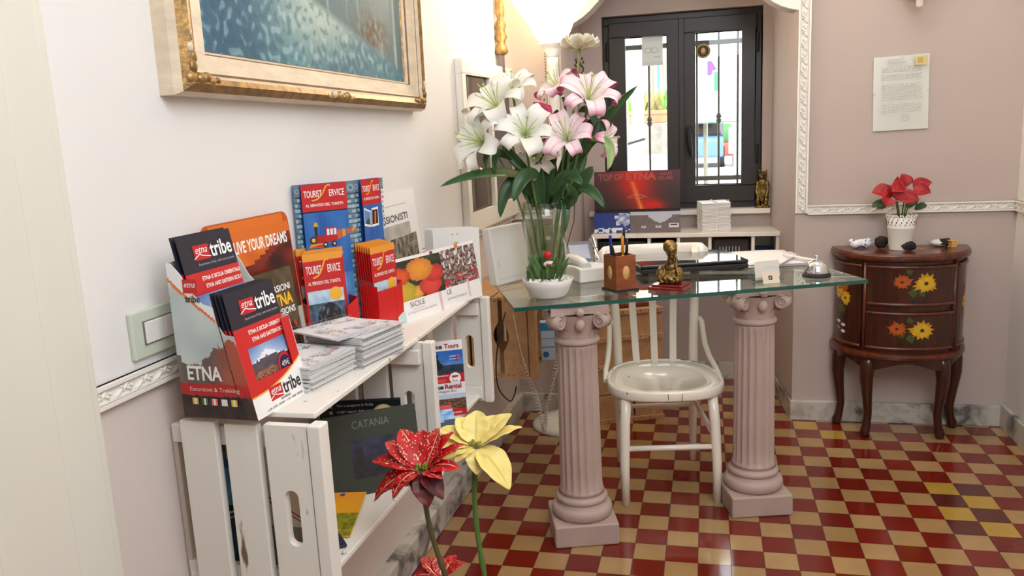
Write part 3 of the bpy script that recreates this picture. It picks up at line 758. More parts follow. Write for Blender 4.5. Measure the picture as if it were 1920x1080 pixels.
def ts_head(s,x,z,w,h,sub=True):
    s.text('TOURIST',x,z,w*.44,h,(248,244,240),.01); s.text('ERVICE',x+w*.62,z,w*.38,h,(248,244,240),.01)
    s.line([(x+w*(.18+.36*k/10),z-h*.45+h*(.0+.0*k)+h*1.9*(k/10)**2.6*1.0) for k in range(11)]+[(x+w*.62,z+h*1.75),(x+w*.66,z+h*1.5)],h*.2,(240,176,52))
    if sub: s.text('AL SERVIZIO DEL TURISTA',x+w*.02,z-h*1.35,w*.94,h*.42,(248,236,230),.02)
def train(s,x,z,w):
    k=w
    for i in range(4): s.poly([(x+k*(.60+.10*i),z+k*(.14+.035*i)),(x+k*(.68+.10*i),z+k*(.16+.035*i)),(x+k*(.68+.10*i),z+k*(.32-.0*i)),(x+k*(.60+.10*i),z+k*(.33))],(224,140,50) if i%2 else (206,96,40))
    s.poly([(x+k*.30,z+k*.10),(x+k*.60,z+k*.13),(x+k*.60,z+k*.22),(x+k*.30,z+k*.22)],(196,30,32)); s.poly([(x+k*.36,z+k*.22),(x+k*.59,z+k*.22),(x+k*.59,z+k*.38),(x+k*.36,z+k*.40)],(196,30,32))
    for q in (.39,.46,.53): s.rect(x+k*q,z+k*.24,x+k*(q+.05),z+k*.36,(224,236,240))
    s.poly([(x+k*.10,z+k*.08),(x+k*.34,z+k*.10),(x+k*.34,z+k*.25),(x+k*.10,z+k*.24)],(180,28,30)); s.disk(x+k*.11,z+k*.17,k*.07,(44,40,36)); s.disk(x+k*.11,z+k*.17,k*.04,(232,184,70))
    s.rect(x+k*.15,z+k*.24,x+k*.20,z+k*.42,(40,44,36)); s.poly([(x+k*.12,z+k*.42),(x+k*.23,z+k*.42),(x+k*.20,z+k*.5),(x+k*.15,z+k*.5)],(206,170,60))
    s.poly([(x,z+k*.03),(x+k*.3,z+k*.02),(x+k*.3,z+k*.10),(x+k*.05,z+k*.10)],(232,150,52)); s.poly([(x+k*.02,z+k*.04),(x+k*.3,z+k*.03),(x+k*.3,z+k*.08)],(196,40,34))
    for q in (.34,.52): s.disk(x+k*q,z+k*.07,k*.05,(36,34,36)); s.disk(x+k*q,z+k*.07,k*.025,(210,200,190))
def stone_strip(s,a,b,H):
    s.rect(a,0,b,H,(126,156,172))
    n=int(H/.012); w=b-a
    for k in range(n):
        z=k*.012; o=(k%2)*.5
        for q in range(2): s.rect(a+w*(.06+.5*q*1.0-(.2*o)),z+.002,a+w*min(.98,.5+.5*q-.2*o),z+.0095,(160,186,198) if (k+q)%3 else (98,128,146))
    s.rect(a,H-.028,b,H,(104,124,138)); s.disk((a+b)/2,H-.015,w*.42,(140,164,176)); s.disk((a+b)/2,H-.015,w*.2,(84,106,122))
def photo_train(u,v):
    if v>.72: return mix((150,190,220),(206,222,232),.5+nz(u,v,6))
    d=((u-.55)/.33)**2+((v-.36)/.34)**2
    if abs(u-.6)<.05 and v>.4: return (34,36,42)
    if d<1: return mix((30,32,38),(140,144,150),max(0,nz(u*1.4,v,8)*1.5))
    return mix((88,120,150),(60,70,80),.5+nz(u,v,8))
def ts_leaflet():
    W,H=.098,.205; s=Sheet(W,H,.0012,(198,34,34)); 
    s.rect(0,H-.017,W,H,(236,158,52)); s.pic(.004,.012,W-.004,.118,photo_train,28,28); s.disk(.074,.106,.016,(240,180,60))
    ts_head(s,.006,.158,.086,.019)
    s.rect(0,0,W,.012,(198,34,34)); return s.build('leaflet','print')
def build_ts_display():
    C=Vector((-1.207,-.935,TZ)); H=.366
    t=thing('folding_display','tall folding blue display with brick edges and red headers against the wall','leaflet display',C)
    y1=D(50); y2=D(75); LW,RW=.150,.104
    s=Sheet(LW,H,.003,(30,92,168)); stone_strip(s,0,.014,H); stone_strip(s,LW-.022,LW,H); s.rect(.014,H-.064,LW-.022,H,(196,34,36)); ts_head(s,.020,H-.031,.102,.016)
    s.pic(.014,.0,LW-.022,H-.066,lambda u,v: mix((30,88,166),(60,120,190),.5+nz(u,v,4)) if v>.5 else mix((64,124,190),(170,200,226),max(0,.6*nz(u,v,6)+.25)),12,24)
    train(s,.020,H-.152,.125); s.text('TRENINO',.045,H-.172,.06,.010,(150,150,190),.03)
    L0=C-Vector((math.cos(y1),math.sin(y1),0))*LW
    o=s.build('left_panel','print',t); o.location=L0-C; o.rotation_euler=(0,0,y1)
    s=Sheet(RW,H,.003,(30,92,168)); stone_strip(s,0,.016,H); stone_strip(s,RW-.012,RW,H); s.rect(.016,H-.062,RW-.012,H,(196,34,36)); ts_head(s,.021,H-.030,.066,.015)
    s.pic(.016,0,RW-.012,H-.062,lambda u,v: mix((30,88,166),(60,110,180),.5+nz(u,v,4)) if v>.4 else mix((64,124,190),(150,190,220),max(0,.6*nz(u,v,6)+.2)),10,24)
    s.poly([(.018,H-.112),(.044,H-.118),(.046,H-.078),(.021,H-.068)],(240,240,240)); s.poly([(.020,H-.107),(.042,H-.112),(.044,H-.081),(.022,H-.073)],(90,140,190)); s.poly([(.022,H-.106),(.042,H-.112),(.034,H-.092)],(70,80,70))
    s.poly([(.046,H-.118),(.074,H-.116),(.075,H-.070),(.049,H-.072)],(240,240,240)); s.poly([(.048,H-.112),(.072,H-.111),(.073,H-.076),(.051,H-.076)],(60,28,24)); s.line([(.060,H-.11),(.063,H-.08)],.005,(240,120,40))
    train(s,.018,H-.18,.056); s.text('SICILY TOURS',.019,H-.197,.054,.007,(160,120,170),.02)
    o=s.build('right_panel','print',t); o.location=(0,0,0); o.rotation_euler=(0,0,y2)
    red=mat('red_card',(206,28,28),.35)
    # pockets
    def pocket(base,yaw,off,w,gap,h0,h1,label=None):
        R=Matrix.Rotation(yaw,4,'Z'); b=MB(); b.X=Matrix.Translation(base)@R
        b.box(off,off+w,-gap-.0015,-gap,0,h0); b.box(off,off+.0015,-gap,-.004,0,h1); b.box(off+w-.0015,off+w,-gap,-.004,0,h1); b.box(off,off+w,-gap,-.004,0,.0015)
        b.prism([(off+w-.03,0),(off+w,0),(off+w,h1),(off+w-.03,h1-.02)],lambda a,c,d:(a,d,c),-gap-.002,-gap-.0005)
        return b.build('pocket',red,t)
    pocket(L0-C,y1,-.016,.128,.062,.03,.095); y3=D(75); R3=Matrix.Rotation(y3,4,'Z'); PB=Vector((-1.145,-.975,TZ)); pocket(PB-C-R3@Vector((0,-.056,0)),y3,0,.100,.056,.10,.112)
    lf=ts_leaflet(); R1=Matrix.Rotation(y1,4,'Z'); R2=Matrix.Rotation(y2,4,'Z')
    tag(lf,'front red train leaflet in the left pocket of the blue display','leaflet','red train leaflets in the blue display')
    place(lf,L0+R1@Vector((-.012,-.058,.004)),y1,D(3))
    for k in range(1,6): place(dup(lf,'red train leaflet behind the front one in the left pocket'),L0+R1@Vector((-.012+.0035*k,-.058+.006*k,.004+.001*k)),y1,D(3))
    for k in range(2): place(dup(lf,'taller red train leaflet at the back of the left pocket'),L0+R1@Vector((-.010,-.019+.005*k,.014)),y1,D(3))
    for k in range(7): place(dup(lf,'front red leaflet in the right pocket of the blue display' if k==0 else 'red leaflet behind the front one in the right pocket'),PB+R3@Vector((-.001-.0006*k,-.000+.0065*k+.006,.002+.0015*k)),y3,D(2))
build_ts_display()
def build_cards():
    # white invitation-like cards in two loose stacks
    W,H=.154,.142
    def floral(s):
        random.seed(2)
        for k in range(60):
            x,z=random.uniform(.012,W-.012),random.uniform(.012,H-.012)
            if .05<x<.1 and .05<z<.09: continue
            r=random.uniform(.004,.010); a=random.uniform(0,6)
            s.line([(x+r*q/8*math.cos(a+q*.8),z+r*q/8*math.sin(a+q*.8)) for q in range(9)],.0012,(120,120,132))
        s.rect(.002,.002,W-.002,.0035,(176,176,184)); s.rect(.002,H-.0035,W-.002,H-.002,(176,176,184))
        s.text('Sposi',.096,.02,.034,.012,(196,120,140),0,.3)
    s=Sheet(W,H,.0026,(236,235,236),(210,208,206)); floral(s)
    first=s.build('folded_card','print')
    def lay(o,x,y,z,yaw): o.location=(x,y,z); o.rotation_euler=(-PI/2,0,yaw); return o
    random.seed(4)
    tag(first,'top white patterned card of the front stack','card','white patterned cards on the shelf board')
    def flat(o,cx,cy,z,yaw):
        R=Matrix.Rotation(yaw,3,'Z'); p=Vector((cx,cy,z))-R@Vector((W/2,H/2,0)); o.location=p; o.rotation_euler=(-PI/2,0,yaw); return o
    # sheets face -y; tipped by -90 degrees they face up
    n=14
    for k in range(n):
        o=first if k==n-1 else dup(first,'white patterned card in the front stack, under the top card')
        flat(o,-1.156+random.uniform(-.004,.004),-1.352+random.uniform(-.004,.004),TZ+.0029+k*.0035,D(80+random.uniform(-2,2)))
    n=20
    for k in range(n):
        o=dup(first,'top white patterned card of the taller rear stack' if k==n-1 else 'white patterned card in the taller rear stack, under the top card')
        j=.012 if k<n-3 else 0
        flat(o,-1.112+random.uniform(-.004,.004)-(.02 if k>n-3 else 0),-1.188-(.022 if k>n-3 else 0)+random.uniform(-.004,.004),TZ+.0029+k*.0036,D(78 if k<n-2 else 64))
    # two picture cards with a French heading
    def fruit(s,a,b,c,d):
        def fn(u,v):
            for cx,cy,r,col,c2 in ((.15,.62,.20,(226,96,40),(180,50,30)),(.18,.22,.24,(206,170,50),(160,150,40)),(.55,.70,.26,(230,150,50),(190,110,50)),(.83,.52,.20,(216,60,50),(160,30,30)),(.72,.24,.22,(224,70,56),(180,40,36)),(.42,.14,.16,(226,170,70),(170,120,50))):
                q=((u-cx)/r)**2+((v-cy)/(r*1.1))**2
                if q<1: return mix(col,c2,q*.8+.2*nz(u,v,14))
            return mix((60,70,40),(30,34,26),.5+nz(u,v,6))
        s.pic(a,b,c,d,fn,34,26)
    def crowd(u,v):
        n=nz(u*1.5,v,14); c=mix((70,50,46),(200,180,170),.4+n*1.2)
        if nz(u,v*.2,26,4)>.25 and v>.45: c=(226,220,214)
        if v<.35 and nz(u,v,9,8)>.2: c=(190,44,52)
        return c
    Wc,Hc=.212,.163
    s=Sheet(Wc,Hc,.0015,(240,236,234)); fruit(s,0,.052,Wc,Hc-.008); s.text('SICILE',.055,.034,.06,.013,(44,40,44),.0); s.text('LA SICILE AU FIL DES SAISONS',.04,.018,.12,.005,(150,140,144)); s.text('CALENDRIER',.06,.026,.05,.004,(190,180,184))
    s.rect(.178,.0,.188,.052,(226,190,196)); s.rect(.170,Hc-.009,.182,Hc,(130,44,64)); s.rect(0,0,.03,.03,(190,216,212))
    o=tag(s.build('picture_card','print'),'white card with a picture of prickly pears standing on the shelf board','card','picture cards on the shelf board'); place(o,(-1.122,-.905,TZ),D(71),D(9))
    s=Sheet(Wc,Hc,.0015,(240,236,234)); s.pic(0,.052,Wc,Hc-.008,crowd,34,26); s.text('SICILE',.012,.034,.06,.013,(44,40,44)); s.text('SCENES TRADITIONNELLES',.03,.018,.11,.006,(150,140,144)); s.rect(.15,.01,.158,.06,(226,196,196)); s.rect(.12,Hc-.010,.136,Hc,(226,120,60))
    o=tag(s.build('picture_card','print'),'white card with a crowd picture standing nearest the white box','card','picture cards on the shelf board'); place(o,(-1.074,-.738,TZ),D(71),D(9))
    # cards with a small green crest, in a pile on edge
    s=Sheet(.112,.160,.0016,(236,232,226)); s.disk(.056,.118,.0085,(186,190,120),16,.011); s.disk(.056,.118,.004,(90,130,70)); s.text('Sapori e Dolcezze',.020,.094,.072,.007,(160,150,130),0,.3); s.rect(.03,.087,.08,.0882,(200,190,170)); s.rect(.046,.146,.05,.148,(120,110,100)); s.rect(.058,.146,.062,.148,(120,110,100))
    P=at(812,470,y=-.56); first=tag(s.build('crest_card','print'),'front cream card with a green crest behind the crowd picture','card','cream crest cards')
    for k in range(9):
        o=first if k==0 else dup(first,'cream crest card stacked on edge behind the front one')
        place(o,(P.x-.0045*k-.0,-.56+.004*k,TZ+.001),D(14),D(4)); o.scale=(1.2,1,1.22)
    # poster of old photographs
    s=Sheet(.40,.305,.002,(238,234,230)); 
    s.text('IMPRESSIONISTI',.02,.214,.30,.022,(60,54,54),.025); s.text('A CATANIA',.06,.186,.19,.02,(70,64,64),.025); s.rect(.02,.262,.32,.2635,(150,140,136))
    bw=lambda z:(lambda u,v: mix((96,92,84),(178,172,158),.5+1.2*nz(u*1.4,v,6,z)) if v<.6 else mix((196,190,178),(168,162,150),.5+nz(u,v,5,z)))
    s.pic(.06,.03,.33,.205,bw(1),26,20); s.rect(.155,.0,.372,.168,(206,200,190)); s.pic(.158,.0,.370,.166,lambda u,v: mix((60,56,50),(150,138,112),.5+1.4*nz(u*1.6,v,8,4)) if v>.35 else mix((40,40,30),(150,130,70),.35+nz(u,v,7,6)),26,20)
    o=tag(s.build('photo_poster','print'),'white poster of old grey photographs standing against the wall','poster'); place(o,wl(-.70,TZ,.035),LY,D(5))
build_cards()
def build_crate_contents():
    bz=.554+.0015
    s=Sheet(.215,.182,.016,(56,62,52),(46,50,42)); s.text('CATANIA',.066,.148,.085,.017,(122,126,112),.0)
    s.pic(.058,.036,.155,.122,lambda u,v: mix((60,62,84),(38,40,58),.5+nz(u,v,5)) if v>.45+.1*nz(u,0,9) and not(.1<u<.28 and v<.8) else mix((34,34,40),(52,44,48),.5+nz(u,v,9)),22,22)
    o=tag(s.build('square_book','print',bevel=0),'square dark green book with a small night picture in the nearest crate','book'); place(o,(-1.182,-1.240,bz),D(35),D(13))
    s=Sheet(.15,.165,.004,(226,170,40)); s.pic(0,0,.15,.165,lambda u,v: mix((236,180,30),(240,150,40),v*1.2-.3) if v>.5 else mix((170,160,40),(110,110,30),.5+nz(u,v,14)),20,22); s.disk(.1,.155,.006,(60,80,150))
    yb=D(11); o=tag(s.build('booklet','print'),'yellow field booklet lying in front of the green book','booklet'); place(o,Vector((-1.069,-1.39,bz+.005))-Vector((math.cos(yb),math.sin(yb),0))*.15,yb,D(84))
    b=MB(); b.box(0,.17,0,.12,0,.006); o=tag(b.build('booklet','print',None,None,None),'dark blue booklet lying flat at the crate front','booklet')
    for p in o.data.color_attributes[0].data: p.color=(.02,.03,.05,1)
    o.location=(-1.190,-1.535,bz); o.rotation_euler=(0,0,D(40))
    # black guide leaflets with a golden picture standing at the back
    s=Sheet(.21,.15,.002,(22,26,28)); s.rect(0,.0,.21,.002,(60,60,50))
    for k,(z,n_) in enumerate(((.138,'Vivi e assapora la Sicilia'),(.125,'scegli i sapori della terra'),(.112,'e riscopri i ricordi'),(.094,'Vivi e assapora la Sicilia'))): s.text(n_,.045,z,.095,.0075,(206,206,200)); s.rect(.026,z,.034,z+.006,(180,180,176))
    s.disk(.165,.118,.030,(196,180,112),20,.024); s.disk(.165,.118,.022,(222,212,160)); s.text('Mandorla',.145,.114,.042,.009,(120,110,70)); s.disk(.162,.05,.026,(150,150,70),14,.02); s.disk(.14,.12,.012,(150,140,60)); s.disk(.19,.125,.012,(130,130,60)); s.disk(.178,.045,.012,(200,190,120))
    first=tag(s.build('guide_leaflet','print'),'front black leaflet with golden almonds behind the green book','leaflet','black almond leaflets in the crate')
    for k in range(3):
        o=first if k==0 else dup(first,'black almond leaflet behind the front one in the nearest crate')
        place(o,(-1.268-.002*k,-1.092+.006*k,bz+.0005),D(15),D(3)); o.scale=(.92,1,1.13)
    # picture leaflets glimpsed through the slats of the near end
    def slit(u,v):
        if v>.72: return mix((40,80,110),(70,130,170),.5+nz(u,v,6)) if not(.0<nz(u,v,5,3)-.15) else (236,180,60)
        if v>.45: return mix((60,140,196),(110,170,206),.5+nz(u,v,4))
        if v>.4: return (30,30,34)
        return mix((40,66,84),(60,96,116),.5+nz(u,v,5))
    s=Sheet(.085,.27,.002,(60,120,170)); s.pic(0,0,.085,.27,slit,10,30); s.line([(0,.10),(.085,.13)],.004,(230,230,230)); s.line([(0,.09),(.085,.12)],.002,(230,230,230))
    o=tag(s.build('leaflet','print'),'blue picture leaflet showing through the first gap of the near crate','leaflet'); place(o,wl(-1.530,bz,.055),D(-2),D(2))
    s=Sheet(.11,.25,.002,(236,214,190)); s.pic(0,0,.11,.09,lambda u,v:mix((196,120,50),(90,150,180),.5+nz(u,v,6)),10,10); 
    s.text('SAGRA',.03,.19,.05,.02,(70,60,54)); s.text('FESTA',.03,.165,.05,.02,(70,60,54)); s.line([(0,.15),(.11,.09)],.003,(200,60,70)); s.line([(0,.142),(.11,.082)],.002,(60,60,70))
    o=tag(s.build('leaflet','print'),'cream leaflet with red stripes showing behind the handle slot','leaflet'); place(o,wl(-1.527,bz,.155),D(-2),D(2))
    # second crate
    bz2=.545+.0255
    s=Sheet(.10,.21,.002,(244,240,240)); W=.1
    def bike(u,v):
        hill=.30+.12*u+.05*math.sin(u*4)
        if v<hill: return mix((26,40,60),(54,70,88),.5+nz(u,v,8))
        return mix((150,190,230),(30,100,190),.2+v*.9+.3*nz(u,v,4))
    s.pic(0,.115,W,.182,bike,24,20); s.disk(.024,.14,.011,(18,22,30)); s.disk(.034,.14,.009,(18,22,30)); s.poly([(.02,.14),(.028,.165),(.036,.15),(.032,.14)],(16,18,26)); s.disk(.028,.168,.004,(16,18,26))
    s.text('Bike ',.010,.188,.034,.013,(40,34,36),.03); s.text('Tours',.050,.188,.040,.013,(170,40,50),.03)
    s.rect(0,.092,W,.117,(196,34,40)); s.text('Booking',.024,.110,.032,.005,(250,250,250),.02); s.rect(.006,.096,.05,.098,(240,120,110)); s.rect(.006,.101,.05,.103,(240,120,110))
    s.disk(.074,.104,.016,(248,246,246)); s.poly([(.065,.105),(.083,.107),(.083,.112),(.066,.112)],(200,36,50)); s.text('Ride',.067,.094,.014,.006,(60,50,54))
    s.text('Bike ',.004,.076,.036,.013,(40,34,36),.03); s.text('Rental',.044,.076,.046,.013,(170,40,50),.03); s.text('Noleggio Bici',.014,.065,.062,.008,(110,120,140)); s.rect(.0,.045,W,.061,(196,212,230))
    s.pic(0,.018,W,.048,lambda u,v:mix((60,50,44),(200,140,100),.3+nz(u*1.5,v,7)),20,12); s.rect(0,.0,W,.019,(196,34,40)); s.text('bikerides.com',.03,.006,.056,.006,(250,240,240),.02)
    s.disk(.086,.166,.004,(230,80,90)); s.disk(.086,.158,.004,(230,80,90)); s.rect(.062,.165,.08,.167,(240,240,245)); s.rect(.062,.157,.08,.159,(240,240,245))
    P=at(822,772,y=-.70); o=tag(s.build('leaflet','print'),'white and blue bike tour leaflet in the second white crate','leaflet'); place(o,(-1.112,-.745,bz2+.002),D(26),D(6))
    b=MB(); b.box(0,.018,0,.17,0,.25); o=tag(b.build('binder','print'),'olive grey binder standing beside the bike tour leaflet','binder')
    for p in o.data.color_attributes[0].data: p.color=L((74,72,62))
    o.location=(-1.24,-.90,bz2); o.rotation_euler=(0,0,D(-20))
    s=Sheet(.12,.07,.004,(200,40,44)); s.pic(0,0,.12,.058,lambda u,v:(40,50,60) if v<.3+.2*u else mix((60,130,200),(180,210,236),.5+nz(u,v,5)),16,10)
    o=tag(s.build('booklet','print'),'red edged blue booklet lying under the bike tour leaflet','booklet'); place(o,(-1.115,-.885,bz2+.002),D(34),D(40))
build_crate_contents()
# ------------------------------------------------------------------ glass desk on two columns
TT=.807
TF=Vector((-.945,-.402,0)); TYAW=math.atan2(.44,1.08)
TU=Vector((math.cos(TYAW),math.sin(TYAW),0)); TV=Vector((-TU.y,TU.x,0))
def build_desk():
    t=thing('glass_desk','glass topped desk standing on two mauve fluted columns','desk',(-.5,-.1,0))
    O=Vector((-.5,-.1,0))
    b=MB(); W,Dp=1.172,.585
    c=[TF,TF+TU*W,TF+TU*W+TV*Dp,TF+TV*Dp]; c=[q-O for q in c]
    lo=[q+Vector((0,0,TT-.012)) for q in c]; hi=[q+Vector((0,0,TT)) for q in c]
    b.add(lo+hi,[(0,3,2,1),(4,5,6,7)],0); b.add(lo+hi,[(k,(k+1)%4,4+(k+1)%4,4+k) for k in range(4)],1)
    b.build('tabletop',['glass_top','glass_edge'],t)
    def column(cx,cy,yaw):
        H=TT-.0125; nf=18
        def flute(a,z):
            q=(a*nf/(2*PI))%1.0
            return 1-.085*max(0,math.cos((q-.5)*PI*1.2))**.6
        b=MB(); prof=[(.0765,.155),(.0725,.165),(.0705,.18)]+[(.0705-.005*k/10,.18+.465*k/10) for k in range(1,11)]+[(.0655,.655),(.064,.665)]
        b.lathe(prof,180,(0,0,0),0,None,True,True,lambda a,z: flute(a,z) if .172<z<.652 else 1)
        sh=b.build('pedestal','column',t); sh.location=Vector((cx,cy,0))-O; sh.rotation_euler=(0,0,yaw)
        b=MB(); b.box(-.105,.105,-.105,.105,0,.074); b.build('plinth','column',sh,bevel=.006,seg=3)
        b=MB(); b.lathe([(.09,.074)]+[(.088+.013*math.cos(a),.094+.02*math.sin(a)) for a in [(-PI/2+PI*k/8) for k in range(9)]]+[(.084,.116),(.081,.122),(.080,.126)]+[(.078+.008*math.cos(a),.136+.010*math.sin(a)) for a in [(-PI/2+PI*k/6) for k in range(7)]]+[(.076,.150),(.0755,.157)],48,caps=False)
        b.build('base_moulding','column',sh)
        b=MB(); b.lathe([(.064,.660)]+[(.066+.008*math.cos(a),.672+.009*math.sin(a)) for a in [(-PI/2+PI*k/6) for k in range(7)]]+[(.064,.684),(.066,.70),(.073,.725),(.083,.752),(.088,.765)],40,caps=False)
        # concave abacus
        pts=[]
        for k in range(4):
            a=PI/4+k*PI/2; a2=a+PI/2
            p=Vector((math.cos(a),math.sin(a)))*.128; q=Vector((math.cos(a2),math.sin(a2)))*.128
            nrm=-(p+q).normalized()
            for j in range(8): s=j/8; pts.append(p.lerp(q,s)+nrm*.016*math.sin(PI*s))
        b.prism([(p.x,p.y) for p in pts],lambda a,c,d:(a,c,d),.768,H,0)
        for k in range(4):
            a=PI/4+k*PI/2; d=Vector((math.cos(a),math.sin(a),0)); n=Vector((-d.y,d.x,0))
            ctr=d*.104+Vector((0,0,.746))
            for sgn in (-1,1):
                sp=[]; 
                for j in range(30):
                    th=PI/2+j*.42*1.0; r=.024*(1-j/34)
                    sp.append(ctr+n*sgn*(.017)+d*(r*math.cos(th))*1.0+Vector((0,0,r*math.sin(th))))
                b.tube(sp,[.0062-.0001*j for j in range(30)],6)
            b.tube([ctr-n*.018,ctr+n*.018],.022,16)
            m_=a+PI/4; d2=Vector((math.cos(m_),math.sin(m_),0)); b.ball(d2*.094+Vector((0,0,.778)),(.014,.014,.013))
            b.ball(d2*.082+Vector((0,0,.735)),(.016,.016,.020))
        for k in range(8):
            a=k*PI/4; d=Vector((math.cos(a),math.sin(a),0)); n=Vector((-d.y,d.x,0))
            h=.052 if k%2==0 else .040
            b.grid(lambda u,v,d=d,n=n,h=h: d*(.067+.016*u**1.6+.010*max(0,u-.75)*4-.006*abs(v-.5)*2)+n*(v-.5)*.044*(1-.55*u**2)+Vector((0,0,.686+h*u-.012*max(0,u-.8)*5)),7,6,0)
        b.build('capital','column',sh)
    column(-.78,-.246,D(17)); column(-.214,.041,D(15))
build_desk()
# ------------------------------------------------------------------ white bentwood chair
def build_chair():
    t=thing('bentwood_chair','white painted bentwood chair with chipped edges tucked behind the glass desk','chair',(-.532,.190,0),D(11))
    Z=.425
    def se(a,rx,ry,n=2.6):
        c,s_=math.cos(a),math.sin(a); return (rx*abs(c)**(2/n)*(1 if c>=0 else -1),ry*abs(s_)**(2/n)*(1 if s_>=0 else -1))
    N=56
    def ringpts(f,z): 
        out=[]
        for k in range(N):
            x,y=se(2*PI*k/N,.207*f,.212*f); x*=1-.10*(y/.21); out.append((x,y-.005,z))
        return out
    b=MB(); rows=[ringpts(.93,Z-.012),ringpts(.93,Z-.004),ringpts(.80,Z-.010),ringpts(.55,Z-.017),ringpts(.28,Z-.020),ringpts(.02,Z-.021)]
    P=[p for r in rows for p in r]; F=[]
    for i in range(len(rows)-1):
        for k in range(N): F.append((i*N+k,i*N+(k+1)%N,(i+1)*N+(k+1)%N,(i+1)*N+k))
    F.append(tuple((len(rows)-1)*N+k for k in range(N))); F.append(tuple(range(N))[::-1])
    b.add(P,F,0,None,True); b.build('seat','enamel',t)
    b=MB(); rows=[ringpts(.925,Z-.034),ringpts(.985,Z-.036),ringpts(1.0,Z-.030),ringpts(1.0,Z-.006),ringpts(.985,Z),ringpts(.94,Z),ringpts(.925,Z-.004)]
    P=[p for r in rows for p in r]; F=[]; n=len(rows)
    for i in range(n):
        for k in range(N): j=(i+1)%n; F.append((i*N+k,i*N+(k+1)%N,j*N+(k+1)%N,j*N+k))
    b.add(P,F,0,None,True); rg=b.build('seat_ring','enamel',t)
    b=MB()
    for x,w_,h_ in ((-.012,.0016,.022),(.036,.0014,.030),(-.152,.003,.006)):
        y=-.005-.2125*(1-(abs(x)/.23)**2.6)**(1/2.6); b.box(x,x+w_,y-.0012,y+.002,Z-.006-h_,Z-.006)
    for a_,ln_ in ((.55,.30),(.95,.16),(2.75,.10)):
        pts=[]
        for q in range(8): x,y=se(a_+ln_*q/7,.196,.201); pts.append((x*(1-.10*(y/.21)),y-.005,Z+.0002))
        b.tube(pts,[.0005]+[.0016]*6+[.0005],6)
    b.build('chipped_spot',mat('bare_wood_chip',(66,48,36),.7),rg)
    for x,k in ((.45,.0),(.06,.0)): pass
    for s in (-1,1):
        b=MB(); b.tube([(s*.150,-.150,Z-.02),(s*.158,-.168,.30),(s*.163,-.182,.15),(s*.162,-.190,0)],[.019,.0185,.017,.0145],14); b.build('leg','enamel',t)
        b=MB(); b.tube([(s*.146,.205,0),(s*.145,.198,.2),(s*.146,.192,.40),(s*.150,.198,.55),(s*.158,.215,.72),(s*.164,.232,.862)],[.0135,.016,.018,.018,.0175,.016],14); b.build('leg','enamel',t)
        b=MB(); b.tube([(s*.166,.203,.580),(s*.174,.193,.586),(s*.179,.182,.575),(s*.181,.170,.54),(s*.185,.150,.495),(s*.194,.110,.455),(s*.206,.06,.428),(s*.212,.0,.405)],[.009,.010,.0105,.0105,.0105,.0105,.010,.009],10); b.build('bracket','enamel',t)
        b=MB(); b.tube([(s*.160,-.170,.235),(s*.146,.195,.265)],.0095,10); b.build('stretcher','enamel',t)
    b=MB(); b.tube([(-.158,-.172,.205),(.158,-.172,.205)],.0105,10); b.build('stretcher','enamel',t)
    b=MB(); b.tube([(-.145,.196,.235),(.145,.196,.235)],.0095,10); b.build('stretcher','enamel',t)
    # splats and curved top rail
    for x0,x1 in ((-.075,-.092),(-.005,-.005),(.066,.082)):
        b=MB(); pts=[]
        for k in range(9):
            q=k/8; z=Z-.02+(.80-Z+.05)*q; x=x0+(x1-x0)*q; y=.180+.05*q+.016*math.sin(PI*q)
            pts.append((x,y,z))
        P=[];F=[]
        for x,y,z in pts:
            for dx,dy in ((-.0135,-.005),(.0135,-.005),(.0135,.005),(-.0135,.005)): P.append((x+dx,y+dy,z))
        for i in range(8):
            for k in range(4): F.append((i*4+k,i*4+(k+1)%4,(i+1)*4+(k+1)%4,(i+1)*4+k))
        F+=[(0,1,2,3),(35,34,33,32)]; b.add(P,F); b.build('splat','enamel',t,bevel=.002)
    b=MB(); P=[];F=[]; n=20; sec=[(-.009,0),(-.011,.012),(-.009,.083),(-.004,.092),(.004,.092),(.009,.083),(.011,.012),(.009,0)]
    for i in range(n+1):
        x=-.212+.424*i/n; y=.262-.030*(1-(x/.212)**2)*-1-.03; e=1-.45*max(0,(abs(x)-.185)/.027)**2
        y=.232+.034*(1-(x/.212)**2)
        for dy,dz in sec: P.append((x,y+dy,.785+.046+(dz-.046)*e))
    for i in range(n):
        for k in range(8): F.append((i*8+k,i*8+(k+1)%8,(i+1)*8+(k+1)%8,(i+1)*8+k))
    F+=[tuple(range(8))[::-1],tuple(n*8+k for k in range(8))]; b.add(P,F,0,None,True); b.build('top_rail','enamel',t)
build_chair()
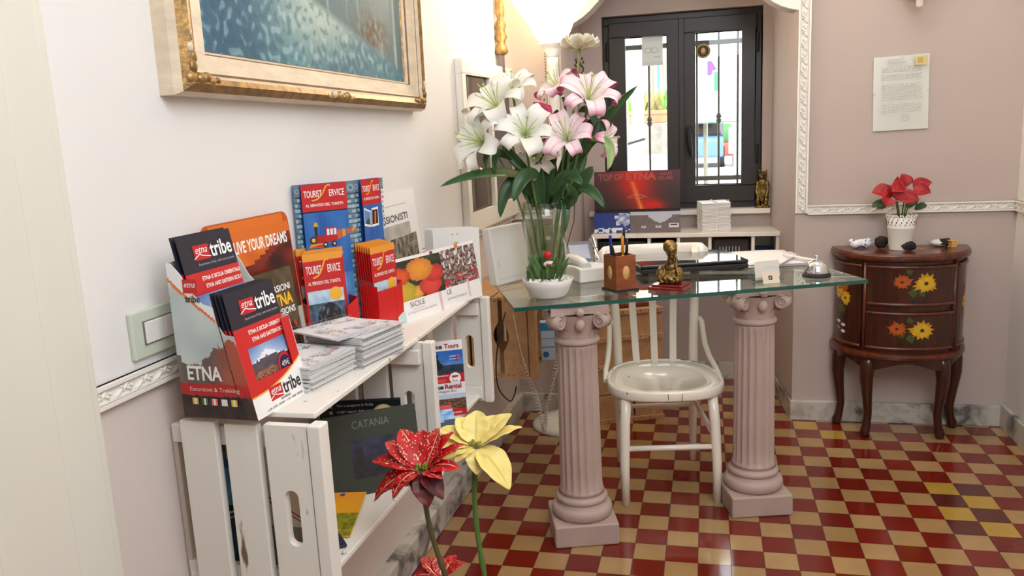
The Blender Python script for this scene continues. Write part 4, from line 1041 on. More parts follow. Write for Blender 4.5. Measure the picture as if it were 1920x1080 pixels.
# ------------------------------------------------------------------ floor lamp
def build_lamp():
    X,Y=-1.002,.745
    t=thing('floor_lamp','white column floor lamp with glowing glass bowl in the corner behind the lilies','lamp',(X,Y,0))
    b=MB(); b.lathe([(.150,0),(.152,.012),(.146,.020),(.138,.026),(.12,.036),(.08,.055),(.05,.062),(.035,.075),(.024,.085)],40); b.build('base','cream',t)
    b=MB(); b.lathe([(.018,.08),(.018,.9),(.024,.92),(.018,.94),(.022,1.0),(.021,1.60),(.026,1.61),(.024,1.63)],20); b.build('pole','trim',t)
    b=MB(); b.lathe([(.022,1.625),(.026,1.64),(.036,1.66),(.040,1.672),(.056,1.683),(.058,1.692),(.03,1.694)],28); b.build('capital','trim',t)
    b=MB(); prof=[(.03,1.694),(.052,1.702),(.070,1.715),(.080,1.735),(.092,1.765),(.118,1.80),(.150,1.845),(.176,1.895),(.188,1.94),(.192,1.97)]
    b.lathe(prof+[(r-.004,z+.001) for r,z in prof[::-1]],40,caps=False,rf=lambda a,z:1+.02*math.sin(a*10)*max(0,(z-1.75)/.2)); b.build('glass_bowl','shade',t)
    b=MB(); b.tube([(.192*1.0*math.cos(a*PI/24)*(1+.02*math.sin(a*PI/24*10)),.192*math.sin(a*PI/24)*(1+.02*math.sin(a*PI/24*10)),1.97) for a in range(48)],.004,6,closed=True); b.build('rim','gilt',t)
    b=MB(); b.ball((0,0,1.80),(.03,.03,.045)); b.build('bulb','shade',t)
    b=MB()
    for k in range(14): b.ball((-.030,-.012,1.66-.012*k),(.0022,.0022,.0035),0,None,6,4)
    b.build('pull_chain','nail',t)
    lamp('floor_lamp_light','POINT',(X,Y-.0,2.03),17,(1,.82,.60),.10)
    lamp('floor_lamp_glow','POINT',(X-.0,Y-.22,1.84),5.5,(1,.86,.68),.09)
build_lamp()
# ------------------------------------------------------------------ things on the glass desk
def build_desk_things():
    # white pebble bowl with greenery
    B=Vector((-.872,-.222,TT)); t=thing('planted_bowl','white bowl of pebbles and green plants in front of the lily vase','plant bowl',B)
    b=MB(); b.lathe([(0,0),(.052,0),(.060,.006),(.074,.035),(.083,.058),(.080,.059),(.070,.036),(.055,.012),(0,.010)],36,caps=False,rf=None); b.build('bowl','plastic_white',t)
    b=MB(); random.seed(8); b.lathe([(0,.044),(.06,.044),(.073,.045)],24,caps=False)
    for k in range(60):
        a=random.uniform(0,6.3); r=.068*math.sqrt(random.random()); b.ball((r*math.cos(a),r*math.sin(a),.048+random.uniform(0,.006)),(random.uniform(.005,.010),random.uniform(.005,.009),.006),0,None,6,4)
    b.build('pebbles','pebble',t)
    for k in range(26):
        a=random.uniform(0,6.3); r=.05*math.sqrt(random.random()); x,y=r*math.cos(a),r*math.sin(a)*.7+.01; b=MB(); h=random.uniform(.03,.085)
        d=Vector((math.cos(a),math.sin(a)*.6,0)); 
        leaf(b,(x,y,.05),(x+d.x*.012,y+d.y*.012,.05+h*.7),(x+d.x*.035,y+d.y*.03,.05+h),random.uniform(.012,.020),(0,-.6,.8),lambda u,v:mix((44,74,36),(104,136,76),.4+.4*math.sin(u*3)),6,4,thick=.0008); b.build('leaf','leaf',t)
    for x,h,r in ((-.046,.120,.015),(-.016,.130,.013),(-.056,.085,.018)):
        b=MB(); b.lathe([(r*.7,.04),(r,.06),(r*1.05,h-.01),(r*.6,h+.012),(0,h+.016)],12,(x,.03,0),0,(78,112,62),True,True,lambda a,z:1+.10*math.cos(a*8)); b.build('cactus','leaf',t)
    b=MB(); b.tube([(.006,.0,.05),(.004,-.005,.125)],.002,6,0,(120,90,50)); b.ball((.004,-.006,.136),(.014,.013,.0135),0,(200,22,24)); b.ball((.010,-.010,.106),(.021,.010,.011),0,(240,226,220)); b.ball((.012,-.017,.104),(.014,.005,.006),0,(226,120,110)); b.build('red_ornament','print',t)
    # tall vase
    V=Vector((-.906,-.055,TT)); 
    t=thing('glass_vase','tall clear glass vase half full of water holding the lilies','vase',V)
    b=MB(); b.lathe([(0,0),(.060,0),(.066,.004),(.0685,.05),(.070,.15),(.072,.22),(.074,.29),(.072,.291),(.0695,.22),(.0675,.15),(.066,.05),(.062,.012),(0,.010)],44,caps=False); b.build('glass','vase',t)
    b=MB(); b.lathe([(0,.012),(.0605,.013),(.0645,.05),(.066,.15),(.0675,.205),(0,.205)],40,caps=False); b.build('water','water',t)
    # white flat box leaning at the left
    t=thing('white_box','flat white box leaning at the left end of the glass desk','box',(-1.082,-.060,TT),0,None,(-D(7),D(-1.5),D(58)))
    b=MB(); b.box(0,.168,0,.040,.0,.205); b.build('case','plastic_white',t,bevel=.006,seg=3)
    b=MB(); b.box(.012,.156,-.0012,.0005,.022,.0225); b.box(.02,.0214,-.0012,.0005,.06,.085); b.build('seam','plastic_grey',t)
    # desk phone and card reader behind the vase
    t=thing('desk_phone','white desk telephone behind the lily vase','telephone',(-.802,.10,TT),D(35))
    b=MB(); b.prism([(-.095,0),(.095,0),(.100,.012),(.085,.036),(.03,.048),(-.05,.054),(-.095,.05)],lambda a,c,d:(d,a,c),-.062,.062); b.build('body','plastic_white',t,bevel=.012,seg=4)
    b=MB(); b.tube([(-.03,-.085,.052),(-.03,-.05,.064),(-.03,0,.070),(-.03,.05,.066),(-.03,.085,.056)],[.018,.018,.016,.018,.018],12); b.build('handset','plastic_white',t)
    b=MB(); b.box(.02,.052,-.05,.03,.044,.050); b.build('keypad','plastic_grey',t,bevel=.003)
    t=thing('card_reader','grey blue card reader with silver edge behind the white telephone','card reader',(-.845,.300,TT),D(15))
    b=MB(); b.prism([(-.09,0),(.09,0),(.09,.09),(.06,.096),(-.09,.03)],lambda a,c,d:(d,a,c),-.055,.055); b.build('body',mat('slate_plastic',(86,92,106),.35),t,bevel=.006)
    b=MB(); b.tube([(.058,-.09,.035),(.060,0,.066),(.058,.085,.098)],.011,8); b.build('silver_edge','chrome',t)
    b=MB(); b.prism([(-.06,.044),(.03,.084),(.03,.087),(-.06,.047)],lambda a,c,d:(d,a,c),-.04,.035); b.build('screen',mat('pale_screen',(150,164,190),.15),t)
    # wooden pen cup and pens
    P=Vector((-.650,-.118,TT)); pc=thing('pen_cup','square wooden pen cup with oval inlay and dark foot','pen cup',P,D(38))
    b=MB(); h=.118; w_=.038
    b.box(-w_,w_,-w_,-w_+.005,.006,h); b.box(-w_,w_,w_-.005,w_,.006,h); b.box(-w_,-w_+.005,-w_+.005,w_-.005,.006,h); b.box(w_-.005,w_,-w_+.005,w_-.005,.006,h); b.box(-w_,w_,-w_,w_,.006,.010); b.build('cup','desk_wood',pc,bevel=.0015)
    b=MB(); b.box(-.045,.045,-.045,.045,0,.007); b.build('foot','black',pc,bevel=.002)
    b=MB(); b.lathe([(0,0),(.013,0),(.013,.0012),(0,.0016)],24); o=b.build('inlay','oval',pc); o.location=(.000,-w_,.062); o.rotation_euler=(PI/2,0,0); o.scale=(1,1.75,1)
    b=MB(); b.lathe([(0,0),(.013,0),(.013,.0012),(0,.0016)],24); o=b.build('inlay','oval',pc); o.location=(-w_,0,.062); o.rotation_euler=(PI/2,0,-PI/2); o.scale=(1,1.75,1)
    R=Matrix.Rotation(D(38),3,'Z')
    for nm,lab,dx,dy,tx,ty,L_,c1_,c2_ in (('pen','blue capped pen in the wooden pen cup',-.02,.005,-.03,.0,.172,(40,44,170),(200,206,220)),('pen','orange ballpoint in the wooden pen cup',.004,-.014,.010,-.004,.166,(226,150,40),(240,200,120)),('pen','tall black pen in the wooden pen cup',.010,.012,.020,.012,.190,(26,26,28),(60,60,62)),('pen','black pen leaning left in the wooden pen cup',-.004,-.020,-.034,-.022,.150,(34,32,32),(90,90,92)),('pen','short black pen leaning right in the wooden pen cup',.018,-.005,.034,.010,.155,(36,34,34),(80,80,82))):
        b=MB(); a=Vector((dx,dy,.0135)); e=a+(Vector((tx,ty,.12))-a).normalized()*L_
        b.tube([a,a.lerp(e,.15),a.lerp(e,.62)],[.0015,.004,.0042],8,0,c2_); b.tube([a.lerp(e,.62),a.lerp(e,.98),e],[.0052,.0050,.003],8,0,c1_)
        o=tag(b.build(nm,'print'),lab,'pen','pens in the wooden cup'); o.location=P; o.rotation_euler=(0,0,D(38))
    # bronze bust
    P=Vector((-.488,-.098,TT)); t=thing('bust','small gilded bust on a red wooden base beside the pen cup','bust',P,D(-16))
    b=MB(); b.box(-.060,.060,-.050,.050,0,.011); b.box(-.052,.052,-.043,.043,.011,.018); b.build('base',wood('red_mahogany',(104,20,14),(140,36,26),.2,(4,4,12),.03,.5),t,bevel=.003)
    b=MB(); z=.018
    b.ball((0,.004,z+.026),(.040,.020,.024)); b.ball((-.030,-.002,z+.028),(.017,.020,.028)); b.ball((.030,.0,z+.026),(.015,.018,.028)); b.ball((0,-.006,z+.014),(.034,.022,.018)); b.ball((0,.002,z+.052),(.022,.015,.018))
    b.tube([(0,.002,z+.05),(.004,-.001,z+.094)],[.0135,.0105],12)
    b.ball((.006,-.004,z+.110),(.0190,.0215,.0265)); b.ball((-.004,.008,z+.118),(.0225,.0205,.022)); b.ball((.010,-.014,z+.098),(.010,.010,.010)); b.ball((-.012,.016,z+.112),(.012,.012,.013))
    b.ball((.0125,-.0275,z+.108),(.0034,.005,.0048)); b.ball((.0125,-.0235,z+.098),(.005,.0035,.0020)); b.ball((.0115,-.0205,z+.090),(.006,.0055,.0055))
    b.ball((.004,-.021,z+.1145),(.0045,.003,.0025)); b.ball((.018,-.018,z+.1145),(.0045,.003,.0025))
    random.seed(11)
    for k in range(26):
        a=random.uniform(.2,3.6); e=random.uniform(-.2,1.4); b.ball((-.003+.020*math.cos(a)*math.cos(e),.008+.018*math.sin(a)*math.cos(e),z+.117+.020*math.sin(e)),(.006,.006,.005),0,None,6,4)
    for k in range(11): b.ball((.017+.0022*k*(1-.03*k)+.002*math.sin(k),-.004-.0016*k,z+.096-.0082*k),(.0062,.006,.0062),0,None,6,4)
    for k in range(14): b.ball((-.036+.005*k,-.024+.002*math.sin(k*2.1),z+.012+.008*math.sin(k*1.7)),(.006,.005,.006),0,None,6,4)
    b.build('figure','gold',t,remesh=.0018)
    # laptop
    P=Vector((-.600,.130,TT)); t=thing('laptop','closed glossy black laptop on the glass desk','laptop',P,D(18))
    b=MB(); b.box(0,.395,0,.275,.004,.022); b.build('base','black',t,bevel=.004)
    b=MB(); b.box(0,.395,.0,.275,.023,.036); b.build('lid','dark',t,bevel=.005,seg=3)
    for x in (.02,.375):
        for y in (.02,.255): 
            b=MB(); b.box(x-.01,x+.01,y-.006,y+.006,0,.005); b.build('foot','black',t)
    # red folder under glass behind the laptop
    # papers and pen
    P=Vector((-.232,.262,TT)); 
    random.seed(6); first=None
    b=MB(); 
    b.grid(lambda u,v:(.0+.23*u,.0+.30*v,.0006+.006*math.sin(PI*u)*.4+.012*max(0,v-.7)),8,8,0,None,True); first=b.build('paper_sheet','paper',fix=False); q=first.modifiers.new('s','SOLIDIFY'); q.thickness=.0006
    tag(first,'topmost white paper sheet on the right of the desk','paper','loose white papers beside the laptop')
    for k in range(5):
        o=first if k==4 else dup(first,'white paper sheet under the topmost one beside the laptop')
        o.location=P+Vector((random.uniform(-.05,.06) if k<4 else .0,random.uniform(-.01,.02),.001+.0022*k)); o.rotation_euler=(0,0,D(14+random.uniform(-8,8)))
    b=MB(); a0=at(1468,478,z=TT+.022); a1=at(1536,490,z=TT+.022); b.tube([a0,a0.lerp(a1,.1),a0.lerp(a1,.9),a1],[.003,.006,.006,.004],8); tag(b.build('rolled_paper','paper'),'thin white roll lying across the white papers','paper roll')
    b=MB(); a0=at(1462,497,z=TT+.020); a1=at(1494,480,z=TT+.020); b.tube([a0,a0.lerp(a1,.2),a1],[.001,.0035,.0035],8,0,(150,144,156)); tag(b.build('pen','print'),'slim grey pen lying on the white papers','pen')
    # visiting card holder
    P=at(1418,530,z=TT); t=thing('card_holder','pale card holder with visiting cards on the desk','card holder',P,D(28))
    b=MB(); b.box(0,.105,.030,.033,0,.058); b.box(0,.105,0,.033,0,.003); b.box(0,.105,.0,.002,0,.016); b.build('holder',thin_glass('clear_acrylic',(.86,.9,.9),.05,1),t)
    for k in range(3):
        s=Sheet(.088,.055,.0006,(226,218,206)); s.pic(.03,.012,.085,.05,lambda u,v:(196,216,222) if abs(math.hypot(u-.4,v-.1)-.7)<.09 else (226,218,206),14,12)
        o=s.build('visiting_card','print'); tag(o,'cream visiting card with blue arc in the card holder' if k==0 else 'cream visiting card behind the front one in the holder','card','visiting cards in the holder')
        R=Matrix.Rotation(D(28),3,'Z'); o.location=P+R@Vector((.006+.004*k,.014+.004*k,.004+.003*k)); o.rotation_euler=(-D(10),0,D(28))
    s=Sheet(.062,.040,.0006,(226,212,190)); s.rect(.022,.012,.036,.026,(40,36,34)); s.rect(.026,.016,.032,.0225,(190,180,160)); o=tag(s.build('visiting_card','print'),'small cream card with a black square leaning on the card holder','card')
    o.location=at(1432,533,z=TT+.001); o.rotation_euler=(-D(20),0,D(30))
    # reception bell
    P=Vector((-.010,.112,TT)); t=thing('desk_bell','chrome reception bell with black base at the right end of the desk','bell',P)
    b=MB(); b.lathe([(0,0),(.046,0),(.047,.004),(.044,.010),(0,.010)],32,caps=False); b.build('base','black',t)
    b=MB(); b.lathe([(.040,.012),(.0405,.016),(.037,.024),(.036,.028),(.032,.040),(.022,.050),(.010,.055),(0,.056)],32,caps=False); b.build('dome','chrome',t)
    b=MB(); b.lathe([(.003,.054),(.003,.062),(.006,.064),(.006,.070),(0,.072)],14); b.build('button','chrome',t)
def leaf(mb,p0,p1,p2,w,nrm,cf,nu=12,nv=4,fold=.25,shape=(.75,.9),thick=0,twist=0,ruffle=0):
    """lance shaped leaf or petal along a bent spine"""
    p0,p1,p2=Vector(p0),Vector(p1),Vector(p2); nrm=Vector(nrm).normalized()
    a,b_=shape; pk=a/(a+b_); nm=(pk**a)*((1-pk)**b_)
    def fn(u,v):
        p=p0*(1-u)**2+p1*2*u*(1-u)+p2*u*u
        t=(p1-p0)*(1-u)+(p2-p1)*u; t=t.normalized() if t.length>1e-9 else Vector((0,0,1))
        s=t.cross(nrm); s=s.normalized() if s.length>1e-6 else t.orthogonal().normalized()
        n=s.cross(t)
        if twist: 
            R=Matrix.Rotation(twist*u,3,t); s=R@s; n=R@n
        uu=min(max(u,.0005),.9995); wd=w*(uu**a)*((1-uu)**b_)/nm
        q=(v-.5)
        return p+s*wd*q+n*(wd*fold*(abs(q)*2)**1.5*.5+ruffle*math.sin(u*22+q*3)*abs(q))
    mb.grid(fn,nu,nv,0,cf,True)
build_desk_things()
# ------------------------------------------------------------------ lilies in the tall vase
def bloom_geo(mb,c,axis,size,roll,kind,recurve=1.0,rng=None):
    """six-petalled lily opening along axis; returns nothing, adds petals to mb"""
    axis=Vector(axis).normalized(); e1=axis.orthogonal().normalized(); e2=axis.cross(e1); c=Vector(c)
    R=Matrix((e1,e2,axis)).transposed()
    for k in range(6):
        inner=k%2; a=roll+k*PI/3+rng.uniform(-.08,.08); Ls=size*(1.0 if inner else .96)*rng.uniform(.93,1.06); Wd=size*(.47 if inner else .34)*rng.uniform(.92,1.08)
        th0=.42; th1=(2.3+.55*recurve*rng.uniform(.7,1.2)) ; rows=[]; N=22
        r=.05*size;h=-.10*size; pts=[]
        for i in range(N+1):
            t=i/N; th=th0+(th1-th0)*t**1.6
            if t>.66: th+=recurve*(t-.66)**1.2*8.5
            pts.append((r,h,th)); r+=Ls/N*math.sin(th); h+=Ls/N*math.cos(th)
        ca,sa=math.cos(a),math.sin(a); ph=rng.uniform(0,6)
        def fn(u,v,pts=pts,ca=ca,sa=sa,Wd=Wd,ph=ph):
            i=min(int(u*N),N-1); f=u*N-i; A=pts[i];B=pts[i+1]; r=A[0]+(B[0]-A[0])*f; h=A[1]+(B[1]-A[1])*f; th=A[2]+(B[2]-A[2])*f
            q=(v-.5)*2; prof=(max(u,.0001)**.62)*(max(1-u,.0)**.50)/.49 if u<.9999 else .0
            prof=max(prof,.16*(1-u)); wd=Wd*.5*min(prof,1.05)
            n=(-math.cos(th),math.sin(th))   # towards the axis
            lift=wd*.42*abs(q)**1.8*(1-u*.6)+size*.018*math.sin(u*15+ph+q)*abs(q)**2
            rr=r+n[0]*lift; hh=h+n[1]*lift
            p=Vector((rr*ca-q*wd*sa,rr*sa+q*wd*ca,hh)); return c+R@p
        if kind=='pink':
            def cf(u,v):
                q=abs(v-.5)*2; col=mix((252,240,240),(240,176,200),max(0,u-.25)*.9*(.45+.55*q))
                if q<.16: col=mix(col,(238,160,190),.45)
                if u>.70: col=mix(col,(222,90,140),(u-.70)*2.4)
                if u<.22: col=mix((228,238,200),col,u/.22)
                return col
        else:
            def cf(u,v):
                q=abs(v-.5)*2; col=mix((252,250,244),(246,244,236),q)
                if u<.25: col=mix((214,226,160),col,u/.25)
                if q<.14 and u<.6: col=mix((232,238,206),col,u/.6)
                return col
        mb.grid(fn,N,14,0,cf,True)
def stamens(mb,c,axis,size,roll,rng):
    axis=Vector(axis).normalized(); e1=axis.orthogonal().normalized(); e2=axis.cross(e1); c=Vector(c)
    for k in range(7):
        a=roll+k*PI/3+.5; s=.16 if k<6 else .02
        d=e1*math.cos(a)+e2*math.sin(a); L_=size*(.62 if k<6 else .75)*rng.uniform(.9,1.08)
        pts=[c+axis*(L_*t-.05*size)+d*(s*size*(t**1.6)*1.6+.01*size) for t in (0,.25,.5,.75,1)]
        mb.tube(pts,[size*.011]*5 if k<6 else [size*.014]*5,6,0,(206,220,140))
        if k==6: mb.ball(pts[-1],size*.032,0,(196,204,130),8,5)
def build_lilies():
    V=Vector((-.906,-.055,TT+.018)); rng=random.Random(21)
    specs=[ # label, kind, bloom list [(px,py,y,axis,size,recurve)], foot offset
     ('large white lily stem highest at the left of the vase','white',[(935,205,-.10,(-.30,-.62,.80),.118,.75)],(-.02,.0)),
     ('white lily stem whose flower faces low left','white',[(908,268,-.155,(-.55,-.80,.35),.112,.8)],(-.032,-.012)),
     ('white lily stem whose flower faces front beside the pink lilies','white',[(985,252,-.15,(.20,-.80,.50),.108,.8)],(.0,-.022)),
     ('white lily stem lowest of the white flowers, partly under the pink ones','white',[(1002,292,-.05,(.35,-.85,.05),.082,.7)],(-.006,.03)),
     ('white lily stem at the back nearest the lamp pole','white',[(962,172,.0,(.1,-.6,.8),.085,.5)],(-.012,.04)),
     ('pink lily stem with the largest top flower','pink',[(1103,188,-.09,(.25,-.66,.72),.118,1.1)],(.034,.0)),
     ('pink lily stem whose flower faces front below the top one','pink',[(1064,262,-.15,(-.05,-.78,.62),.105,1.1)],(.022,-.028)),
     ('pink lily stem with a flower turned to the left at the top','pink',[(1050,172,-.02,(-.45,-.35,.85),.095,1.2)],(.012,.024)),
     ('pink lily stem leaning to the right with a half closed flower','pink',[(1128,262,-.02,(.85,-.35,.05),.075,.4)],(.036,.02)),
    ]
    for lab,kind,bl,(fx,fy) in specs:
        t=thing('lily_stem',lab,'lily',V,0,'lilies in the tall vase')
        for (px,py,y,ax,sz,rc) in bl:
            sz*=1.36 if kind=='white' else 1.27
            c=at(px,py,y=y); A=Vector(ax).normalized(); base=c-A*sz*.15
            roll=rng.uniform(0,6)
            b=MB(); p0=Vector((fx,fy,.0)); p3=base-V; p2=p3-A*.07-Vector((0,0,.03)); p1=Vector((fx*1.4,fy*1.4,.20))
            if p2.length<.2: p2=p3-Vector((0,0,.1))
            pts=[]
            for k in range(17):
                u=k/16; pts.append(p0*(1-u)**3+p1*3*u*(1-u)**2+p2*3*u*u*(1-u)+p3*u**3)
            b.tube(pts,[.0038]*15+[.0048,.006],8,0,(92,128,62)); b.build('stem','leaf',t)
            b=MB(); bloom_geo(b,c-V,A,sz,roll,kind,rc,rng); o=b.build('bloom','petal_pink' if kind=='pink' else 'petal',t,fix=False)
            b=MB(); stamens(b,c-V,A,sz,roll,rng); b.build('stamens','leaf',o)
            if kind=='pink' and lab.startswith('pink lily stem whose'):
                b=MB(); q=at(1028,204,y=-.06)-V; q2=at(1000,192,y=-.06)-V
                b.tube([q+Vector((.012,0,-.06)),q+Vector((.006,0,-.02)),q,q.lerp(q2,.5),q2],[.004,.009,.014,.011,.003],10,0,(214,60,110)); b.build('bud','petal',t)
    # pale rose like flower rising behind
    t=thing('rose_stem','pale cream rose rising behind the pink lilies near the lamp','rose',V)
    c=at(1087,84,y=.02)-V; b=MB(); 
    for ring,(n,r,e,s) in enumerate(((5,.004,1.45,.034),(6,.010,1.25,.040),(7,.016,.95,.044),(8,.022,.60,.046),(9,.024,.25,.044))):
        for k in range(n):
            a=2*PI*k/n+ring*.5; d=Vector((math.cos(a),math.sin(a),0)); up=Vector((0,0,1))
            p0=c+d*r*.3-up*.012; p2=c+d*(r+s*math.cos(e))+up*(s*math.sin(e)*.9); p1=c+d*(r+s*.5)+up*(-.004+.2*s*math.sin(e))
            leaf(b,p0,p1,p2,.042,up-d*.4,lambda u,v:mix((236,230,186),(248,240,224),u),6,6,-.5,(.6,.25),0,0,.003)
    b.build('bloom','petal',t,fix=False)
    b=MB(); b.tube([(.03,.035,0),(.05,.05,.2),(c.x-.012,c.y,c.z-.10),c-Vector((0,0,.012))],[.004]*4,8,0,(150,160,92)); b.build('stem','leaf',t)
    b=MB(); g=at(1086,122,y=.03)-V
    for k in range(16): b.ball(g+Vector((rng.uniform(-.014,.014),rng.uniform(-.01,.01),rng.uniform(-.03,.02))),(.004,.004,.006),0,(84,62,40),6,4)
    b.tube([g+Vector((0,0,-.03)),(c.x*.5+.03,.04,.2),(.03,.04,0)],.0015,6,0,(84,70,46)); b.build('dried_sprig','leaf',t)
    # strap leaves: pixel path base, bend, tip with depth
    dk=lambda u,v:mix((34,66,34),(64,104,50),.35+.5*abs(v-.5)+.2*u)
    lt=lambda u,v:mix((120,156,84),(164,190,124),u)
    big=lambda u,v:mix((150,140,92),(44,92,44),u*1.6-.1)
    L_=[((1000,338,-.10),(930,308,-.20),(826,350,-.24),.046,big,(0,-.7,.7)),
        ((985,330,-.10),(945,330,-.15),(938,408,-.16),.040,dk,(.2,-1,.2)),
        ((1012,330,-.12),(978,310,-.18),(963,378,-.20),.048,dk,(.3,-1,.3)),
        ((1022,392,-.06),(1010,320,-.04),(1046,262,-.06),.062,dk,(.2,-1,.1)),
        ((1035,392,-.04),(1075,320,.0),(1098,285,.02),.058,dk,(.4,-1,.2)),
        ((1075,330,.0),(1105,240,.02),(1196,160,.02),.036,dk,(.5,-.9,.3)),
        ((1085,210,-.02),(1110,190,-.02),(1120,250,-.03),.03,dk,(.6,-1,.3)),
        ((1030,372,-.10),(1062,300,-.16),(1092,348,-.18),.040,dk,(.4,-1,.4)),
        ((1050,372,-.08),(1100,322,-.14),(1134,392,-.16),.036,dk,(.4,-1,.4)),
        ((1040,388,-.10),(1092,380,-.16),(1062,345,-.2),.040,dk,(.1,-1,.3)),
        ((1100,262,-.04),(1160,250,-.08),(1139,320,-.10),.034,lt,(.6,-1,.2)),
        ((1050,378,-.10),(1066,360,-.14),(1059,436,-.15),.030,dk,(.6,-1,.0)),
        ((960,300,-.12),(905,262,-.2),(912,318,-.21),.030,dk,(-.4,-1,.1)),
        ((950,292,-.14),(925,270,-.19),(928,326,-.19),.026,dk,(-.2,-1,.1)),
        ((992,226,-.10),(1004,190,-.12),(1030,222,-.13),.028,dk,(.2,-1,.4)),
        ((1000,390,-.04),(985,340,.0),(966,290,-.01),.044,dk,(-.1,-1,.1)),
        ((1010,385,-.02),(1000,320,.03),(1004,272,.03),.05,dk,(.1,-1,.1)),
        ((1090,240,.0),(1125,215,.02),(1148,262,.0),.036,dk,(.4,-1,.2)),
        ((1045,205,.0),(1040,225,.0),(1050,252,.0),.03,dk,(.1,-1,.1)),
        ((1015,395,.0),(990,340,.03),(975,285,.03),.062,dk,(-.2,-1,.1)),((1030,395,.0),(1030,330,.04),(1022,272,.04),.07,dk,(0,-1,.1)),
        ((1045,395,.0),(1062,330,.03),(1072,270,.03),.066,dk,(.3,-1,.1)),((1020,390,-.06),(1000,345,-.08),(1012,300,-.07),.05,dk,(.2,-1,.2)),
        ((1050,390,-.03),(1085,345,-.04),(1112,312,-.03),.052,dk,(.3,-1,.3)),((1000,370,-.06),(975,335,-.08),(1000,305,-.07),.046,dk,(-.2,-1,.3)),
        ((1070,300,-.03),(1105,270,-.05),(1125,225,-.03),.040,dk,(.4,-1,.2)),((1000,330,-.1),(960,300,-.13),(942,268,-.11),.036,dk,(-.3,-1,.3))]
    roots=[o for o in bpy.data.objects if o.name.startswith('lily_stem')]
    idx=[1,0,2,6,7,5,5,6,8,2,8,6,1,1,7,3,3,8,7,1,2,5,6,8,2,5,0]
    for (a,b_,c_,wd,cf,nr),ri in zip(L_,idx):
        P=[at(p[0],p[1],y=p[2])-V for p in (a,b_,c_)]
        b=MB(); leaf(b,P[0],P[1],P[2],wd,nr,cf,16,6,.30,(.62,.62),0,.15)
        o=b.build('leaf','leaf',roots[ri],fix=False); q=o.modifiers.new('s','SOLIDIFY'); q.thickness=.0008
build_lilies()
# ------------------------------------------------------------------ poinsettias in the foreground
def bract_flower(t,c,scale,tilt,cols,n_,rng,cat_mat='petal',speck=False,lists=None):
    """star of pointed bracts around c; lists = (azimuth, elevation, length, width, droop)"""
    for (az,el,ln,wd,dr) in lists:
        a=D(az); d=tilt@Vector((math.cos(a)*math.cos(D(el)),math.sin(a)*math.cos(D(el)),math.sin(D(el)))); up=tilt@Vector((0,0,1))
        p0=c+d*.006*scale; p1=c+d*ln*.55*scale+up*.012*scale; p2=c+d*ln*scale-up*dr*scale
        s=rng.uniform(0,9)
        def cf(u,v,s=s):
            col=mix(cols[0],cols[1],.5+nz(u*2,v*2,2,s))
            if speck and (nz(u*2.4,v*2,17,s)>.43 or (abs(v-.5-.2*math.sin(s))<.05*(1-u) and math.sin(s*3)>.2)): col=cols[2]
            if abs(v-.5)<.03 and not speck: col=mix(col,cols[2],.5)
            return col
        b=MB(); leaf(b,p0,p1,p2,wd*scale,up,cf,40,22,.22,(.72,.85),0,rng.uniform(-.2,.2),.0016*scale/ .1*.1)
        o=b.build('bract',cat_mat,t,fix=False); q=o.modifiers.new('s','SOLIDIFY'); q.thickness=.0006
